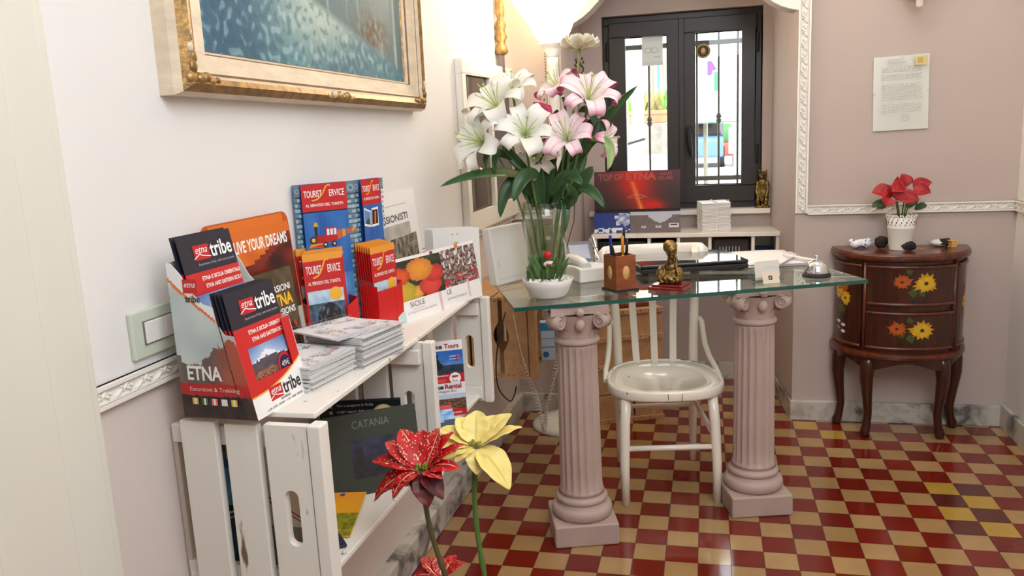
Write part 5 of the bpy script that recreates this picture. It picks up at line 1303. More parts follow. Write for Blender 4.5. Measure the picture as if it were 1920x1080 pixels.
def build_poinsettias():
    rng=random.Random(5)
    S=Vector((-.80,-1.43,0))
    t=thing('floor_vase','tall dark floor vase holding the poinsettia stems at the lower frame edge','vase',S)
    b=MB(); b.lathe([(0,0),(.055,0),(.06,.01),(.085,.14),(.08,.25),(.05,.36),(.058,.40),(.052,.40),(.046,.36),(.07,.25),(.07,.14),(.05,.02),(0,.02)],32,caps=False); b.build('body',mat('vase_glaze',(92,84,76),.3),t)
    red=((206,16,26),(170,10,18),(246,214,170)); yel=((246,228,142),(238,214,122),(206,176,84)); 
    # red flower
    c=at(792,882,y=-1.43); f=thing('poinsettia_stem','red speckled poinsettia flower on its stem in front of the crates','flower',S,0,'poinsettia stems in the foreground')
    cc=c-S
    T=Matrix.Rotation(D(18),3,'X')@Matrix.Rotation(D(-8),3,'Y')
    bract_flower(f,cc,1.1,T,red,0,rng,speck=True,lists=[(172,14,.098,.040,.008),(150,22,.090,.040,.0),(128,30,.085,.042,-.004),(98,28,.070,.045,-.006),(62,30,.070,.042,-.01),(38,26,.080,.038,-.006),(12,18,.088,.030,-.008),(-10,6,.078,.030,.0),(195,-4,.100,.046,.034),(228,2,.066,.040,.02),(330,0,.05,.03,.0)])
    dkr=((110,14,16),(70,10,12),(120,20,20))
    bract_flower(f,cc,1,T,dkr,0,rng,lists=[(285,-34,.062,.046,.012),(318,-22,.058,.040,.02),(255,-30,.044,.036,.012)])
    b=MB()
    for k in range(9): b.ball(cc+Vector((rng.uniform(-.012,.012),rng.uniform(-.012,.012),.004+rng.uniform(0,.008))),(.004,.004,.006),0,(120,130,40),6,4)
    b.build('flower_centre','leaf',f)
    def stem(root,cc,foot,wob,col,r=.0055):
        b=MB(); pts=[]; n=22
        for k in range(n+1):
            u=k/n; p=cc.lerp(foot,u); p=p+Vector((wob*math.sin(u*7)*.4+wob*2.2*math.sin(PI*u)*.4,0,0)); pts.append(p)
        b.tube(pts,[r*(1+.22*(1 if k%5==2 else 0)) for k in range(n+1)],8,0,col)
        for k in range(2,n,5): b.ball(pts[k]+Vector((r*1.0,0,.002)),(.003,.003,.004),0,col,6,4)
        b.build('stem','leaf',root)
    e=at(834,1075,y=-1.43)-S
    ft=Vector((.0,.01,.03)); 
    def two(root,cc,mid,foot,col):
        b=MB(); pts=[]
        for k in range(13): u=k/12; pts.append(cc.lerp(mid,u)+Vector((-.010*math.sin(PI*u),0,0)))
        for k in range(1,8): pts.append(mid.lerp(foot,k/7))
        b.tube(pts,[.0052*(1.25 if k%4==3 else 1) for k in range(len(pts))],8,0,col); b.build('stem','leaf',root)
    two(f,cc,e,ft,(88,82,50))
    # low red flower at the frame edge
    c2=at(826,1086,y=-1.37); f=thing('poinsettia_stem','red poinsettia flower cut by the lower frame edge','flower',S,0,'poinsettia stems in the foreground')
    bract_flower(f,c2-S,1,Matrix.Rotation(D(10),3,'X'),red,0,rng,speck=True,lists=[(150,25,.06,.03,0),(110,30,.05,.03,0),(60,28,.055,.03,0),(30,22,.06,.03,0),(190,10,.06,.03,.01),(240,0,.05,.03,.01),(330,5,.05,.03,.01)])
    two(f,c2-S,(c2-S)*.8,Vector((-.015,-.01,.03)),(88,82,50))
    # pale yellow flower
    c3=at(892,838,y=-1.33); f=thing('poinsettia_stem','pale yellow poinsettia flower on a green stem','flower',S,0,'poinsettia stems in the foreground')
    T=Matrix.Rotation(D(14),3,'X')@Matrix.Rotation(D(4),3,'Y'); cc=c3-S
    bract_flower(f,cc,1.08,T,yel,0,rng,lists=[(100,36,.066,.050,-.004),(138,30,.066,.044,.0),(165,14,.080,.040,.004),(188,4,.092,.040,.010),(60,32,.066,.046,-.004),(34,32,.085,.040,-.006),(14,22,.092,.034,-.004),(232,-6,.048,.03,.006),(285,-16,.046,.040,.016),(330,-20,.086,.062,.026),(205,-8,.075,.04,.012)])
    b=MB()
    for k in range(8): b.ball(cc+Vector((rng.uniform(-.010,.010),rng.uniform(-.010,.010),.006+rng.uniform(0,.006))),(.0035,.0035,.005),0,(150,150,50),6,4)
    b.build('flower_centre','leaf',f)
    two(f,cc-Vector((0,0,.004)),at(908,1075,y=-1.36)-S,Vector((.02,.0,.03)),(84,118,52))
build_poinsettias()
# ------------------------------------------------------------------ shelf and things in the window niche
def build_niche():
    y0,y1=1.285,1.512; x0,x1=-.925,-.024; zt=.806; zb=.60
    t=thing('niche_shelf','white pigeonhole shelf below the window in the niche','shelf',(-.475,1.4,zb))
    o=Vector((-.475,1.4,zb))
    def part(n,*a):
        b=MB(); b.box(a[0]-o.x,a[1]-o.x,a[2]-o.y,a[3]-o.y,a[4]-o.z,a[5]-o.z); b.build(n,'enamel',t,bevel=.002)
    part('top_board',x0-.008,x1+.008,y0-.01,y1,zt-.020,zt); part('bottom_board',x0,x1,y0,y1,zb,zb+.014)
    for k,px in enumerate((1116,1217,1272,1331,1412,1458)):
        x=at(px,455,y=y0).x; part('upright',x-.008,x+.008,y0,y1-.012,zb+.014,zt-.020)
    part('back_board',x0,x1,y1-.010,y1,zb+.014,zt-.02)
    Z=zb+.0145
    # things in the pigeonholes
    def bx(n,lab,cat,px0,px1,h,col,dy=.03,dp=.15,grp=None):
        a=at(px0,460,y=y0).x; c=at(px1,460,y=y0).x; b=MB(); b.box(0,c-a,0,dp,0,h); ob=tag(b.build(n,'print',None,(a,y0+dy,Z),None,.004),lab,cat,grp)
        for q in ob.data.color_attributes[0].data: q.color=L(col)
    bx('folder','dark green folder in the leftmost pigeonhole','folder',1122,1210,.15,(34,46,42))
    bx('folder','dark grey folder in the second pigeonhole from the left','folder',1222,1266,.145,(48,46,50))
    bx('folder','dark blue folder in the rightmost pigeonhole','folder',1418,1452,.10,(40,70,110))
    bx('folder','brown grey folder in the widest right pigeonhole','folder',1338,1406,.15,(74,62,60),.07,.12)
    b=MB(); rr=random.Random(3)
    for k in range(14): b.ball((rr.uniform(-.03,.03),rr.uniform(-.01,.01),.10+rr.uniform(0,.03)),(.012,.010,.009),0,(206,186,176),8,5)
    b.box(-.03,.03,-.02,.02,0,.10,0,(120,104,96)); tag(b.build('shell_ornament','print',None,(at(1280,455,y=y0).x+.028,y0+.045,Z)),'small pinkish shell ornament in the third pigeonhole','ornament')
    b=MB()
    for k in range(7): b.tube([(-.05+.015*k+.0*math.sin(a),.014*math.sin(a*PI/8),.10+.016*math.cos(a*PI/8)) for a in range(16)],.0025,6,0,(190,190,196),closed=True)
    b.box(-.058,.054,-.018,.018,0,.086,0,(70,62,62))
    tag(b.build('bracelet_rack','print',None,(at(1370,470,y=y0).x,y0+.035,Z)),'little rack of silver bangles in the wide right pigeonhole','rack')
    # fiery volcano display card with leaflet pockets
    P=Vector((at(1116,433,y=1.36).x,1.36,zt)); W=.425; H=.305
    t=thing('volcano_display','dark red volcano display card standing on the niche shelf','display card',P,0,None,(-D(3),0,D(.5)))
    def fire(u,v):
        c=mix((44,40,40),(96,56,60),v*.9); 
        g=math.exp(-((u-.47-.10*(1-v))/.20)**2)*(.45+.55*v+.4*(1-v)); g2=math.exp(-((u-.70)/.13)**2-((v-.12)/.14)**2); g3=math.exp(-((u-.45)/.22)**2-((v-.75)/.5)**2)
        c=mix(c,(206,34,20),min(1,g*.6+g2*.9+g3*.5))
        s=abs(u-(.42+.14*(1-v)**1.2)); 
        if v<.75: c=mix(c,(255,150,50),math.exp(-(s/.028)**2)*(.9-.4*v))
        if v<.05+.03*nz(u,0,16): c=(30,26,26)
        return c
    s=Sheet(W,H,.003,(60,40,42)); s.pic(0,.105,W,H,fire,60,40)
    lc=(150,76,78); s.text('TOP',.022,H-.047,.072,.037,lc,.05); s.text('OF',.100,H-.045,.046,.034,(170,72,66),.05); s.text('ETNA',.160,H-.046,.150,.038,(196,76,64),.05); s.text('WHAT',.322,H-.027,.068,.016,lc,.04); s.text('ELSE',.322,H-.047,.068,.016,lc,.04)
    s.line([(W*.39,.172),(W*.45,.184),(W*.5,.188),(W*.56,.184),(W*.62,.172)],.0022,(226,150,150)); s.text('ETNA 3340',W*.42,.168,W*.16,.007,(210,120,120)); s.line([(W*.5,.188),(W*.505,.212)],.002,(226,140,130))
    s.build('back_card','print',t)
    def blue(u,v):
        n=nz(u*1.2,v,6); 
        if (u-.82)**2/.05+(v-.7)**2/.12<1+n and u>.45: return mix((120,140,190),(236,238,246),.4+n*1.2)
        if v<.22 and nz(u,v,8,4)>-.05: return (232,236,240)
        return mix((40,66,150),(56,70,130),u+n*.4)
    def road(u,v):
        sk=.82-.35*math.sin(min(1,max(0,(u-.35)/.5))*PI)
        if v>sk: return (196,198,212)
        return mix((112,100,102),(124,112,112),nz(u,v,12)+.5)
    s=Sheet(.178,.098,.014,(60,80,150)); s.pic(0,0,.178,.098,blue,26,16); b=s.build('leaflet_pocket','print',t); b.location=(0,-.030,.0)
    s=Sheet(.246,.102,.014,(116,104,106)); s.pic(0,0,.246,.102,road,30,18)
    for x,w in ((.055,.022),(.125,.026),(.190,.048)): s.rect(x,.022,x+w,.022+w*.45,(226,222,216)); s.rect(x+w*.15,.022+w*.22,x+w*.85,.022+w*.36,(70,70,76))
    b=s.build('leaflet_pocket','print',t); b.location=(.180,-.032,.0)
    # bundle of newspapers tied with string
    rr=random.Random(9); X=.152; cx=at(1338,425,y=1.36).x
    b=MB(); b.box(-.070,.070,-.055,.055,0,.006); first=None
    for k in range(21):
        if k==0: first=b.build('leaflet_bundle','paper',bevel=.002); tag(first,'pale folded leaflet in the bundle tied with white string','leaflet','leaflets tied in a bundle'); o=first
        else: o=dup(first,'top pale leaflet of the tied bundle' if k==20 else None)
        o.location=(cx+rr.uniform(-.002,.002),1.375+rr.uniform(-.002,.002),zt+.0002+.0068*k); o.rotation_euler=(0 if k<20 else D(2),0,D(14+rr.uniform(-1.5,1.5)))
    b=MB(); h=.1455; b.X=Matrix.Rotation(D(14),4,'Z')
    for q in (-.078,.0741): b.box(-.003,.003,q*.755 if q<0 else .0585,q*.755+.002 if q<0 else .0605,0,h)
    b.box(-.003,.003,-.059,.0605,h,h+.0016); b.box(-.0755,-.0735,-.003,.003,0,h); b.box(.0735,.0755,-.003,.003,0,h); b.box(-.0755,.0755,-.003,.003,h,h+.0016)
    tag(b.build('string','plastic_white',None,(cx,1.375,zt)),'white string tied crosswise round the leaflet bundle','string')
    # gilt figurine on the sill
    P=Vector((-.098,1.530,.897)); t=thing('figurine','gilt seated animal figurine at the right end of the window sill','figurine',P,D(-14))
    b=MB(); b.box(-.034,.034,-.03,.03,0,.010); b.build('base','gold',t,bevel=.003)
    b=MB(); b.ball((0,.004,.075),(.028,.024,.06)); b.ball((0,-.003,.12),(.025,.021,.034)); b.ball((0,-.006,.160),(.023,.022,.022)); b.ball((0,-.026,.155),(.012,.012,.010))
    for s in (-1,1):
        b.ball((s*.016,-.002,.181),(.007,.006,.010)); b.tube([(s*.023,-.006,.13),(s*.028,-.014,.085),(s*.018,-.020,.05)],[.010,.009,.008],8); b.tube([(s*.016,.004,.06),(s*.022,-.018,.035),(s*.017,-.014,.01)],[.016,.012,.009],8); b.ball((s*.016,-.022,.013),(.010,.015,.007))
    b.build('figure','gold',t,remesh=.0035)
build_niche()
# ------------------------------------------------------------------ plain wooden crates below the desk
def build_wood_crates():
    # crate hung on the left wall beneath the desk
    y0=.075; ln=.50; h=.305; dep=.300; z0=.433
    t=thing('wooden_crate','bare wooden crate hung on the left wall under the glass desk','crate',wl(y0,z0),LY)
    def notch_plank(xa,xb,a,b,side):
        pts=[]; r=.055; rw=.022; zc=h*.52
        if side>0: pts=[(a,0),(b,0)]+[(b-rw*math.cos(q),zc-r+2*r*k/10) for k,q in [(k,-PI/2+PI*k/10) for k in range(11)]]+[(b,h),(a,h)]
        else: pts=[(b,0),(b,h),(a,h)]+[(a+rw*math.cos(q),zc+r-2*r*k/10) for k,q in [(k,-PI/2+PI*k/10) for k in range(11)]]+[(a,0)]
        m_=MB(); m_.prism([(-p,z) for p,z in pts],lambda y,z,d:(d,y,z),xa,xb); return m_
    for X in (0,ln-.014):
        notch_plank(X,X+.014,.052,.158,1).build('end_plank','crate_wood',t); notch_plank(X,X+.014,.176,.268,-1).build('end_plank','crate_wood',t)
        b=MB(); b.box(X,X+.014,-.040,-.002,0,h); b.build('end_plank','crate_wood',t,bevel=.001)
        b=MB(); b.box(X-.002 if X==0 else X-.02,X+.03 if X==0 else X+.016,-dep,-.272,0,h); b.build('corner_batten','crate_wood',t,bevel=.002)
    for z in (0,h-.012):
        for a,c in ((-.13,-.004),(-.268,-.138)):
            b=MB(); b.box(.014,ln-.014,a,c,z,z+.012); b.build('side_board','crate_wood',t,bevel=.001)
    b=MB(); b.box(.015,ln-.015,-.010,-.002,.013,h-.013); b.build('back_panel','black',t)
    b=MB()
    for a in (-.07,-.09,-.11,-.13,-.15,-.19,-.21,-.24,-.26):
        for z in (.012,h-.012): b.ball((-.0005,a,z),(.0015,.0035,.002),0,None,6,4)
    b.build('nails','nail',t)
    s=Sheet(.016,.13,.0003,(176,140,92)); 
    for k in range(10): s.rect(.003,.006+.012*k,.013,.014+.012*k,(128,104,62) if k%3 else (150,120,74))
    o=s.build('stamp','print',t); o.location=(-.0006,-.086,.12); o.rotation_euler=(0,0,-PI/2)
    # blue and white carton peeping from it
    s=Sheet(.055,.15,.05,(190,206,222),(216,224,232)); s.rect(0,.118,.055,.15,(40,140,196)); s.rect(0,.055,.055,.112,(196,212,230)); s.rect(0,.05,.055,.054,(70,130,190)); s.rect(0,.085,.055,.0875,(90,140,190)); s.disk(.018,.022,.012,(50,110,176))
    tag(s.build('drink_carton','print',None,(-1.005,.275,z0+.0122),(0,0,D(14))),'blue and white carton inside the hanging wooden crate','carton')
    # tall slatted crate on the floor
    a=Vector((-.905,.750,0)); yaw=math.atan2(.112,.266)
    t=thing('wooden_crate','tall slatted wooden crate standing on the floor behind the chair','crate',a,yaw); W=.365; Dp=.24; H=.525
    for k,(z,hh) in enumerate(((.012,.118),(.138,.118),(.268,.118),(.396,.125))):
        b=MB(); b.box(0,W,0,.012,z,z+hh); b.build('front_board','crate_wood',t,bevel=.002)
        b=MB(); b.box(W-.012,W,.0125,Dp,z,z+hh); b.build('side_board','crate_wood',t,bevel=.002)
        b=MB(); b.box(0,.012,.0125,Dp,z,z+hh); b.build('side_board','crate_wood',t,bevel=.002)
    for z in (.0,.255,.385,.505):
        b=MB(); b.box(-.003,W+.003,-.010,-.0005,z,z+.022); b.build('batten','crate_wood',t,bevel=.002)
    b=MB(); b.box(.012,W-.012,.0125,Dp,H-.012,H); b.build('lid','crate_wood',t,bevel=.002)
    b=MB()
    for z in (.011,.266,.396,.516):
        for k in range(9): b.ball((.02+.04*k,-.0105,z+.004*math.sin(k*2.3)),(.003,.0012,.003),0,None,6,4)
    b.build('nails','nail',t)
    b=MB(); b.box(.222,.230,-.0035,.0,.05,.115); b.box(.223,.229,-.005,-.003,.03,.055); b.build('latch','black',t)
    b=MB(); b.box(-.08,.08,-.10,.10,0,.022); tag(b.build('oblong','mahogany',None,Vector((0,0,H))+a+Matrix.Rotation(yaw,3,'Z')@Vector((.235,.13,0)),(0,0,yaw),.003),'dark red notebook lying on the tall wooden crate','oblong')  # plain flat block added for the dark red patch below the glass
    # coiled telephone cord and black cable
    P=[at(962,588,y=.06),at(972,640,y=.05),at(985,690,y=.06),at(1006,748,y=.10),at(1018,800,y=.14),at(1022,800,y=.16),at(1024,765,y=.18),at(1040,700,y=.20),at(1050,640,y=.14),at(1050,585,y=.10)]
    # smooth centre line
    def cr(P,n):
        out=[]
        for i in range(len(P)-1):
            p0=P[max(i-1,0)];p1=P[i];p2=P[i+1];p3=P[min(i+2,len(P)-1)]
            for k in range(n):
                t_=k/n; out.append(.5*((2*p1)+(p2-p0)*t_+(2*p0-5*p1+4*p2-p3)*t_*t_+(3*p1-p0-3*p2+p3)*t_**3))
        return out+[P[-1]]
    C=cr(P,60); pts=[]; n=len(C)
    for i,p in enumerate(C):
        q=C[min(i+1,n-1)]-C[max(i-1,0)]; q=q.normalized(); a1=q.orthogonal().normalized(); ref=Vector((1,0,0)); a1=(ref-q*ref.dot(q)).normalized(); b1=q.cross(a1)
        r=.0075*min(1,max(0,(i-90)/40)); th=i*1.05; pts.append(p+a1*r*math.cos(th)+b1*r*math.sin(th))
    b=MB(); b.tube(pts,.0021,6); tag(b.build('phone_cord','cord'),'cream coiled telephone cord hanging below the glass desk','cord')
    P=[at(948,585,x=-1.0),at(936,630,x=-1.02),at(930,690,x=-1.04),at(936,730,x=-1.06),at(956,752,x=-1.08),at(964,742,x=-1.10),at(968,725,x=-1.12)]
    b=MB(); b.tube(cr(P,10),.0024,6); tag(b.build('cable','black'),'thin black cable looping below the hanging wooden crate','cable')
build_wood_crates()
# ------------------------------------------------------------------ half round dresser
def build_dresser():
    X,Y=.418,.938; t=thing('dresser','half round dark wooden dresser painted with yellow flowers','dresser',(X,Y,0))
    rx,ry=.245,.235; ztop=.785
    def half(rx,ry,z,n=40,e=2.25):
        out=[]
        for k in range(n+1):
            a=PI+PI*k/n; c,s=math.cos(a),math.sin(a); out.append((rx*abs(c)**(2/e)*(1 if c>=0 else -1),-ry*abs(s)**(2/e),z))
        return out
    def slab(levels,n=40):
        b=MB(); rows=[half(rx*f,ry*f,z,n) for f,z in levels]; P=[p for r in rows for p in r]; F=[]; m=n+1
        for i in range(len(rows)-1):
            for k in range(n): F.append((i*m+k,i*m+k+1,(i+1)*m+k+1,(i+1)*m+k))
            F.append((i*m+n,i*m,(i+1)*m,(i+1)*m+n))
        b.add(P,F,0,None,False); b.add(rows[0],[tuple(range(m))[::-1]]); b.add(rows[-1],[tuple(range(m))]); return b
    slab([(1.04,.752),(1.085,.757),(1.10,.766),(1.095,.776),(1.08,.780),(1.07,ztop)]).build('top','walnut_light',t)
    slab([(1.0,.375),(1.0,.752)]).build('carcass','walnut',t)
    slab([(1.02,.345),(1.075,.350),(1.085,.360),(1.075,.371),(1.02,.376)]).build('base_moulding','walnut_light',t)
    # apron below
    b=MB(); n=40; r0=half(rx*.97,ry*.97,0,n)
    P=[];F=[]
    for k,(x,y,_) in enumerate(r0): P+= [(x,y,.345),(x,y,.345-.030-.016*math.cos(k/n*PI*6))]
    for k in range(n): F.append((2*k,2*k+2,2*k+3,2*k+1))
    b.add(P,F); o=b.build('apron','walnut',t,fix=False); q=o.modifiers.new('s','SOLIDIFY'); q.thickness=.012
    # point on the curved front: s is the angle 0..1, z height
    def surf(s,z,off=.002):
        a=PI+PI*s; c,s_=math.cos(a),math.sin(a); e=2.25
        p=Vector((rx*abs(c)**(2/e)*(1 if c>=0 else -1),-ry*abs(s_)**(2/e),z)); nr=Vector((c/rx,s_/ry,0)).normalized(); return p+nr*off
    def panel(name,s0,s1,z0,z1,m_='walnut'):
        b=MB(); n=14
        b.grid(lambda u,v:surf(s0+(s1-s0)*u,z0+(z1-z0)*v,.006),n,1,0,None,False)
        o=b.build(name,m_,t,fix=False); q=o.modifiers.new('s','SOLIDIFY'); q.thickness=.006; q.offset=0
        for z in (z0+.004,z1-.004):
            e=MB(); e.tube([surf(s0+(s1-s0)*k/n,z,.010) for k in range(n+1)],.0065,8); e.build('beading','walnut_light',o)
        return o
    dr1=panel('drawer',.305,.725,.575,.735); dr2=panel('drawer',.305,.725,.392,.545)
    pl=panel('door',.03,.275,.392,.735); pr=panel('door',.755,.97,.392,.735)
    for s in (.290,.740):
        e=MB(); e.tube([surf(s,.38,.004),surf(s,.75,.004)],.008,8); e.build('stile','walnut_light',t)
    def daisy(par,s,z,r,col,c2,npt=13,ctr=(60,50,20)):
        b=MB(); rr=random.Random(int(s*999+z*77)); k_=1/(PI*.235)
        for ring,(f,cc) in enumerate(((1.0,c2),(.8,col))):
            for k in range(npt):
                a=2*PI*k/npt+ring*.24+rr.uniform(-.1,.1); L_=r*f*rr.uniform(.8,1.1); w=r*.20
                d=(math.cos(a),math.sin(a)); n_=(-d[1],d[0])
                pts=[(d[0]*r*.12,d[1]*r*.12),(d[0]*L_*.6+n_[0]*w,d[1]*L_*.6+n_[1]*w),(d[0]*L_,d[1]*L_),(d[0]*L_*.6-n_[0]*w,d[1]*L_*.6-n_[1]*w)]
                b.add([surf(s+p[0]*k_,z+p[1],.0098+.0003*ring+.00004*k) for p in pts],[(0,1,2,3)],0,mix(cc,c2,rr.random()*.5))
        b.add([surf(s+r*.17*math.cos(q*PI/6)*k_,z+r*.17*math.sin(q*PI/6),.0110) for q in range(12)],[tuple(range(12))],0,ctr)
        b.build('painted_flower','print',par,fix=False)
    ye=((226,180,40),(200,150,30)); og=((190,90,26),(166,74,20))
    daisy(dr1,.468,.672,.032,*og); daisy(dr1,.560,.666,.043,*ye); daisy(dr2,.455,.480,.032,*og); daisy(dr2,.552,.474,.042,*ye)
    def leaves(par,lst):
        b=MB()
        for s,z,dx,dz in lst:
            k_=1/(PI*.235); w=(-dz*.3,dx*.3); b.add([surf(s,z,.0094),surf(s+(dx*.5+w[0])*k_,z+dz*.5+w[1],.0094),surf(s+dx*k_,z+dz,.0094),surf(s+(dx*.5-w[0])*k_,z+dz*.5-w[1],.0094)],[(0,1,2,3)],0,(70,84,36))
        b.build('painted_leaves','print',par,fix=False)
    leaves(dr1,[(.51,.65,.0,-.045),(.53,.64,.02,-.03),(.50,.70,-.01,.03)]); leaves(dr2,[(.50,.46,.01,-.04),(.51,.50,-.01,.03),(.49,.46,-.02,-.02)])
    daisy(pl,.150,.640,.034,*og); daisy(pl,.110,.622,.036,*ye); daisy(pl,.165,.585,.036,*ye); daisy(pl,.10,.60,.026,*ye)
    leaves(pl,[(.12,.57,.0,-.06),(.14,.56,.01,-.05),(.13,.55,-.012,-.04)])
    b=MB()
    for s,z,c in ((.105,.478,(230,226,214)),(.15,.468,(230,226,214)),(.105,.450,(206,90,60)),(.15,.440,(230,226,214))): b.add([surf(s+.02*math.cos(q*PI/4),z+.007*math.sin(q*PI/4),.0095) for q in range(8)],[tuple(range(8))],0,c)
    b.build('painted_dots','print',pl,fix=False)
    daisy(pr,.86,.620,.03,*og); daisy(pr,.855,.57,.036,*ye); daisy(pr,.87,.52,.03,*ye)
    # cabriole legs
    for s,dx in ((.055,-1),(.315,-.5),(.70,.5),(.945,1)):
        p=surf(s,.35,-.022); out=Vector((p.x,p.y+.06,0)); out=out.normalized() if out.length else Vector((0,-1,0))
        b=MB(); pts=[(0,.36,.026),(.010,.31,.030),(.014,.25,.026),(.006,.17,.020),(-.002,.10,.0165),(.004,.05,.0165),(.012,.022,.020),(.013,.0,.017)]
        b.tube([p*1.0+out*o_+Vector((0,0,z-.35)) for o_,z,r in pts],[r for *_,r in pts],14); b.build('leg','walnut',t)
    # things on top
    def on(px,py,z=ztop): return at(px,py,z=z)
    P=Vector((.400,.822,ztop)); pt=thing('potted_poinsettia','red poinsettia in a white lace edged pot on the dresser','potted plant',P)
    b=MB(); b.lathe([(0,0),(.042,0),(.043,.004),(.050,.085),(.052,.088),(.052,.094),(.051,.097),(.0575,.135),(.0555,.136),(.049,.1),(.041,.01),(0,.01)],48,caps=False,rf=None); po=b.build('pot','pot',pt)
    b=MB()
    for k in range(18):
        a=2*PI*k/18
        b.tube([(.0575*math.cos(a+q*.16)*1.0,.0575*math.sin(a+q*.16),.134+.010*math.sin(PI*(q+1)/2)) for q in (-1,-.6,-.2,.2,.6,1)],.0022,6)
        for z,r in ((.106,.0020),(.116,.0028),(.126,.0020)): 
            n=Vector((math.cos(a+z*9),math.sin(a+z*9),0)); b.ball(n*(.0532+(z-.1)*.13)+Vector((0,0,z)),(r,r,r*1.3),1,None,6,4)
    b.build('lace_rim',['pot',mat('pierced_hole',(96,84,76),.8)],po)
    b=MB(); b.lathe([(0,.118),(.050,.118)],20,caps=False); b.build('soil','rock',pt)
    rng=random.Random(12)
    tips=[(1658,345,.80),(1683,330,.80),(1690,326,.83),(1748,342,.80),(1746,362,.78),(1724,376,.77),(1634,362,.79),(1662,388,.76),(1700,352,.78),(1672,360,.77)]
    red=((184,8,18),(150,5,14),(150,10,20))
    c=Vector((-.003,-.0,.20)); W0=[(1668,372,.80),(1680,372,.80),(1700,350,.82),(1712,352,.80),(1712,352,.79),(1690,368,.78),(1665,358,.79),(1668,372,.77),(1680,375,.78),(1690,350,.79)]
    for (a,b_,y),(a2,b2,y2) in zip(tips,W0):
        q=at(a2,b2,y=y2)-P; tp=at(a,b_,y=y)-P; mid=q.lerp(tp,.55)+Vector((0,-.004,.008)); b=MB()
        leaf(b,q,mid,tp,.060,(rng.uniform(-.3,.3),-1,.5),lambda u,v:mix(red[0],red[1],.5+nz(u,v,5)),14,8,.3,(.55,1.15),0,.2); o=b.build('bract','petal',pt,fix=False); m_=o.modifiers.new('s','SOLIDIFY'); m_.thickness=.0006
    for (a,b_,y,a2,b2) in ((1635,388,.80,1668,378),(1738,386,.79,1715,394),(1645,392,.83,1665,385),(1722,378,.83,1700,390)):
        q=at(a2,b2,y=y)-P; tp=at(a,b_,y=y)-P; b=MB(); leaf(b,q,q.lerp(tp,.5)+Vector((0,0,.012)),tp,.034,(0,-.7,.8),lambda u,v:mix((30,54,30),(60,90,46),u),8,4,.2,(.6,.5)); o=b.build('leaf','leaf',pt,fix=False); m_=o.modifiers.new('s','SOLIDIFY'); m_.thickness=.0006
    b=MB()
    for k in range(5):
        a=k*1.3; b.tube([(.012*math.cos(a),.012*math.sin(a),.115),(.018*math.cos(a),.012*math.sin(a)-.005,.16),(.03*math.cos(a),.01*math.sin(a)-.008,.20)],.003,6,0,(86,110,52))
    b.build('stems','leaf',pt)
    # blue and white china ornament
    q=at(1606,456,y=.868); b=MB(); b.ball((0,0,.018),(.028,.018,.018)); b.ball((.036,.004,.020),(.024,.017,.020)); b.ball((-.020,0,.030),(.012,.012,.010)); b.ball((.046,.0,.034),(.010,.010,.010)); b.ball((.016,.0,.028),(.012,.01,.012)); b.tube([(.05,0,.02),(.070,.004,.026)],[.006,.003],8)
    china=mat('blue_white_china',(240,240,240),.15,nscale=55,rgb2=(70,96,160),thr=.56)
    tag(b.build('china_ornament',china,None,(q.x,.868,ztop),None,remesh=.003),'blue and white china ornament at the left end of the dresser top','ornament')
    def rock(lab,px,py,r,seed,tail=True):
        q=on(px,py); b=MB(); b.ball((0,0,0),1,0,None,20,14); rr=Vector((seed,seed*2.3,0))
        P_=[]; 
        for i,v in enumerate(b.v): d=1+.30*noise.noise(v*1.6+rr)+.16*noise.noise(v*4+rr); b.v[i]=Vector((v.x*r[0]*d,v.y*r[1]*d,v.z*r[2]*d))
        mz=min(v.z for v in b.v)
        for v in b.v: v.z-=mz
        tag(b.build('lava_rock','rock',None,(q.x,q.y,ztop)),lab,'rock','lava rocks on the dresser')
    rock('black lava rock between the china ornament and the white pot',1652,466,(.026,.022,.024),1.2)
    rock('small black lava rock in front of the white pot',1703,470,(.028,.018,.018),5.1)
    rock('black lava rock in front of the white pebble at the right',1770,462,(.027,.02,.016),8.7)
    q=at(1764,450,y=.895); b=MB(); b.ball((0,0,.015),(.040,.026,.015),0,None,20,10); tag(b.build('white_stone','pebble',None,(q.x,.895,ztop)),'smooth white stone at the right of the dresser top','stone')
    q=at(1786,462,y=.862); b=MB(); b.box(-.012,.012,-.012,.012,0,.026); b.box(-.018,.016,-.014,.014,.026,.030); tag(b.build('wooden_block','oval',None,(q.x,.862,ztop),(0,0,D(20)),.002),'small pale wooden block beside the right lava rock','block')
    s=MB(); 
    for k in range(9):
        a=2*PI*k/9; s.add([(0,0,0),(.02*math.cos(a-.2),.02*math.sin(a-.2),0),(.042*math.cos(a),.042*math.sin(a),0),(.02*math.cos(a+.2),.02*math.sin(a+.2),0)],[(0,1,2,3)],0,(206,170,60))
    o=s.build('painted_flower','print',t,fix=False); o.location=(.055,-.105,ztop+.0006)
build_dresser()
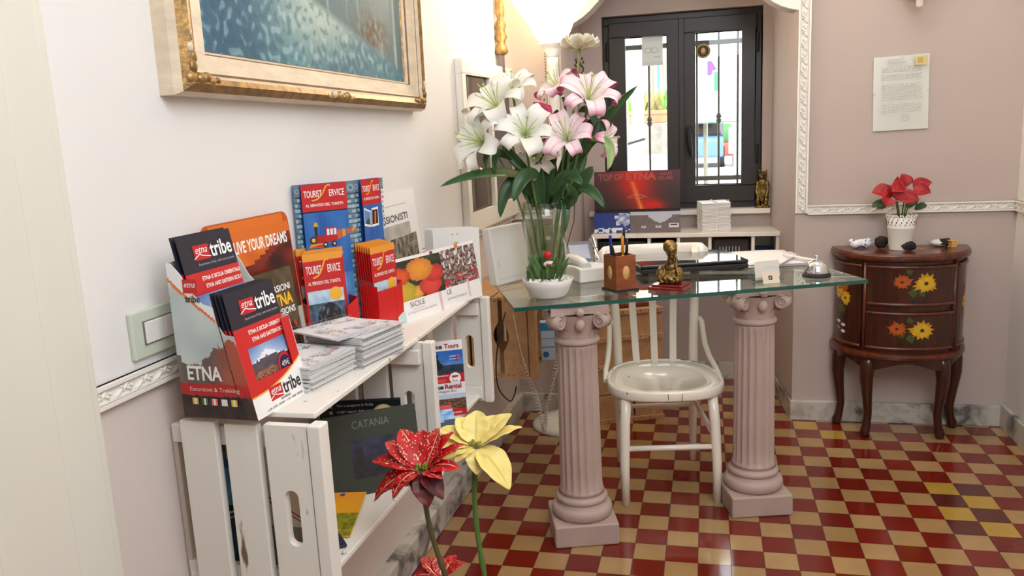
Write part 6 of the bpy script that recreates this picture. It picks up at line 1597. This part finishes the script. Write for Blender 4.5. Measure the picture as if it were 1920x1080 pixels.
# ------------------------------------------------------------------ right wall things
def build_right():
    t=thing('clip_frame','frameless clip frame with a printed notice on the mauve wall','notice',(.300,.941,1.263),0,None,(0,D(-1.2),0))
    W,H=.210,.297
    s=Sheet(W,H,.004,(238,234,228)); rr=random.Random(1)
    for k in range(30):
        z=H-.045-.0062*k
        if k in (4,9,10,22,23): continue
        x=.03; 
        while x<W-.03:
            w_=rr.uniform(.006,.02); s.rect(x,z,min(x+w_,W-.028),z+.0017,(178,174,172)); x+=w_+.004
    s.rect(W-.058,H-.042,W-.012,H-.008,(214,196,130)); s.rect(W-.052,H-.036,W-.030,H-.016,(190,170,90)); s.rect(.05,H-.03,.12,H-.025,(190,186,182)); s.rect(.05,H-.018,.11,H-.014,(190,186,182))
    s.line([(.118+.014*math.cos(q*PI/10),.050+.014*math.sin(q*PI/10)) for q in range(21)],.0015,(160,156,160)); s.line([(.108,.045),(.118,.058),(.126,.043)],.0014,(160,156,160))
    o=s.build('printed_notice','print',t); o.location=(0,-.006,0)
    b=MB(); b.box(-.001,W+.001,-.0085,-.0068,-.001,H+.001); b.build('glass',thin_glass('clip_glass',(.97,.98,.97),0,.8),t)
    for x,z in ((W/2,-.001),(W/2,H-.006),(W-.006,H/2),(-.001,H/2)):
        b=MB(); b.box(x,x+.007,-.0095,-.001,z,z+.007); b.build('clip','chrome',t)
    t=thing('wall_lamp','cream wall lamp whose lower finial shows at the top edge','wall lamp',(.437,.942,1.775))
    b=MB(); b.lathe([(0,-.042),(.006,-.041),(.012,-.036),(.013,-.012),(.016,-.008),(.030,-.004),(.036,.006),(.038,.020),(.05,.06),(.08,.12),(.10,.16)],24,(0,-.10,0),caps=False); b.build('lamp_cup','pot',t)
    b=MB(); b.lathe([(0,0),(.05,0),(.05,.012),(0,.014)],24); o=b.build('back_plate','pot',t); o.rotation_euler=(PI/2,0,0); o.location=(0,0,.05)
    b=MB(); b.tube([(0,-.01,.05),(0,-.10,.02)],.008,8); b.build('arm','pot',t)
build_right()
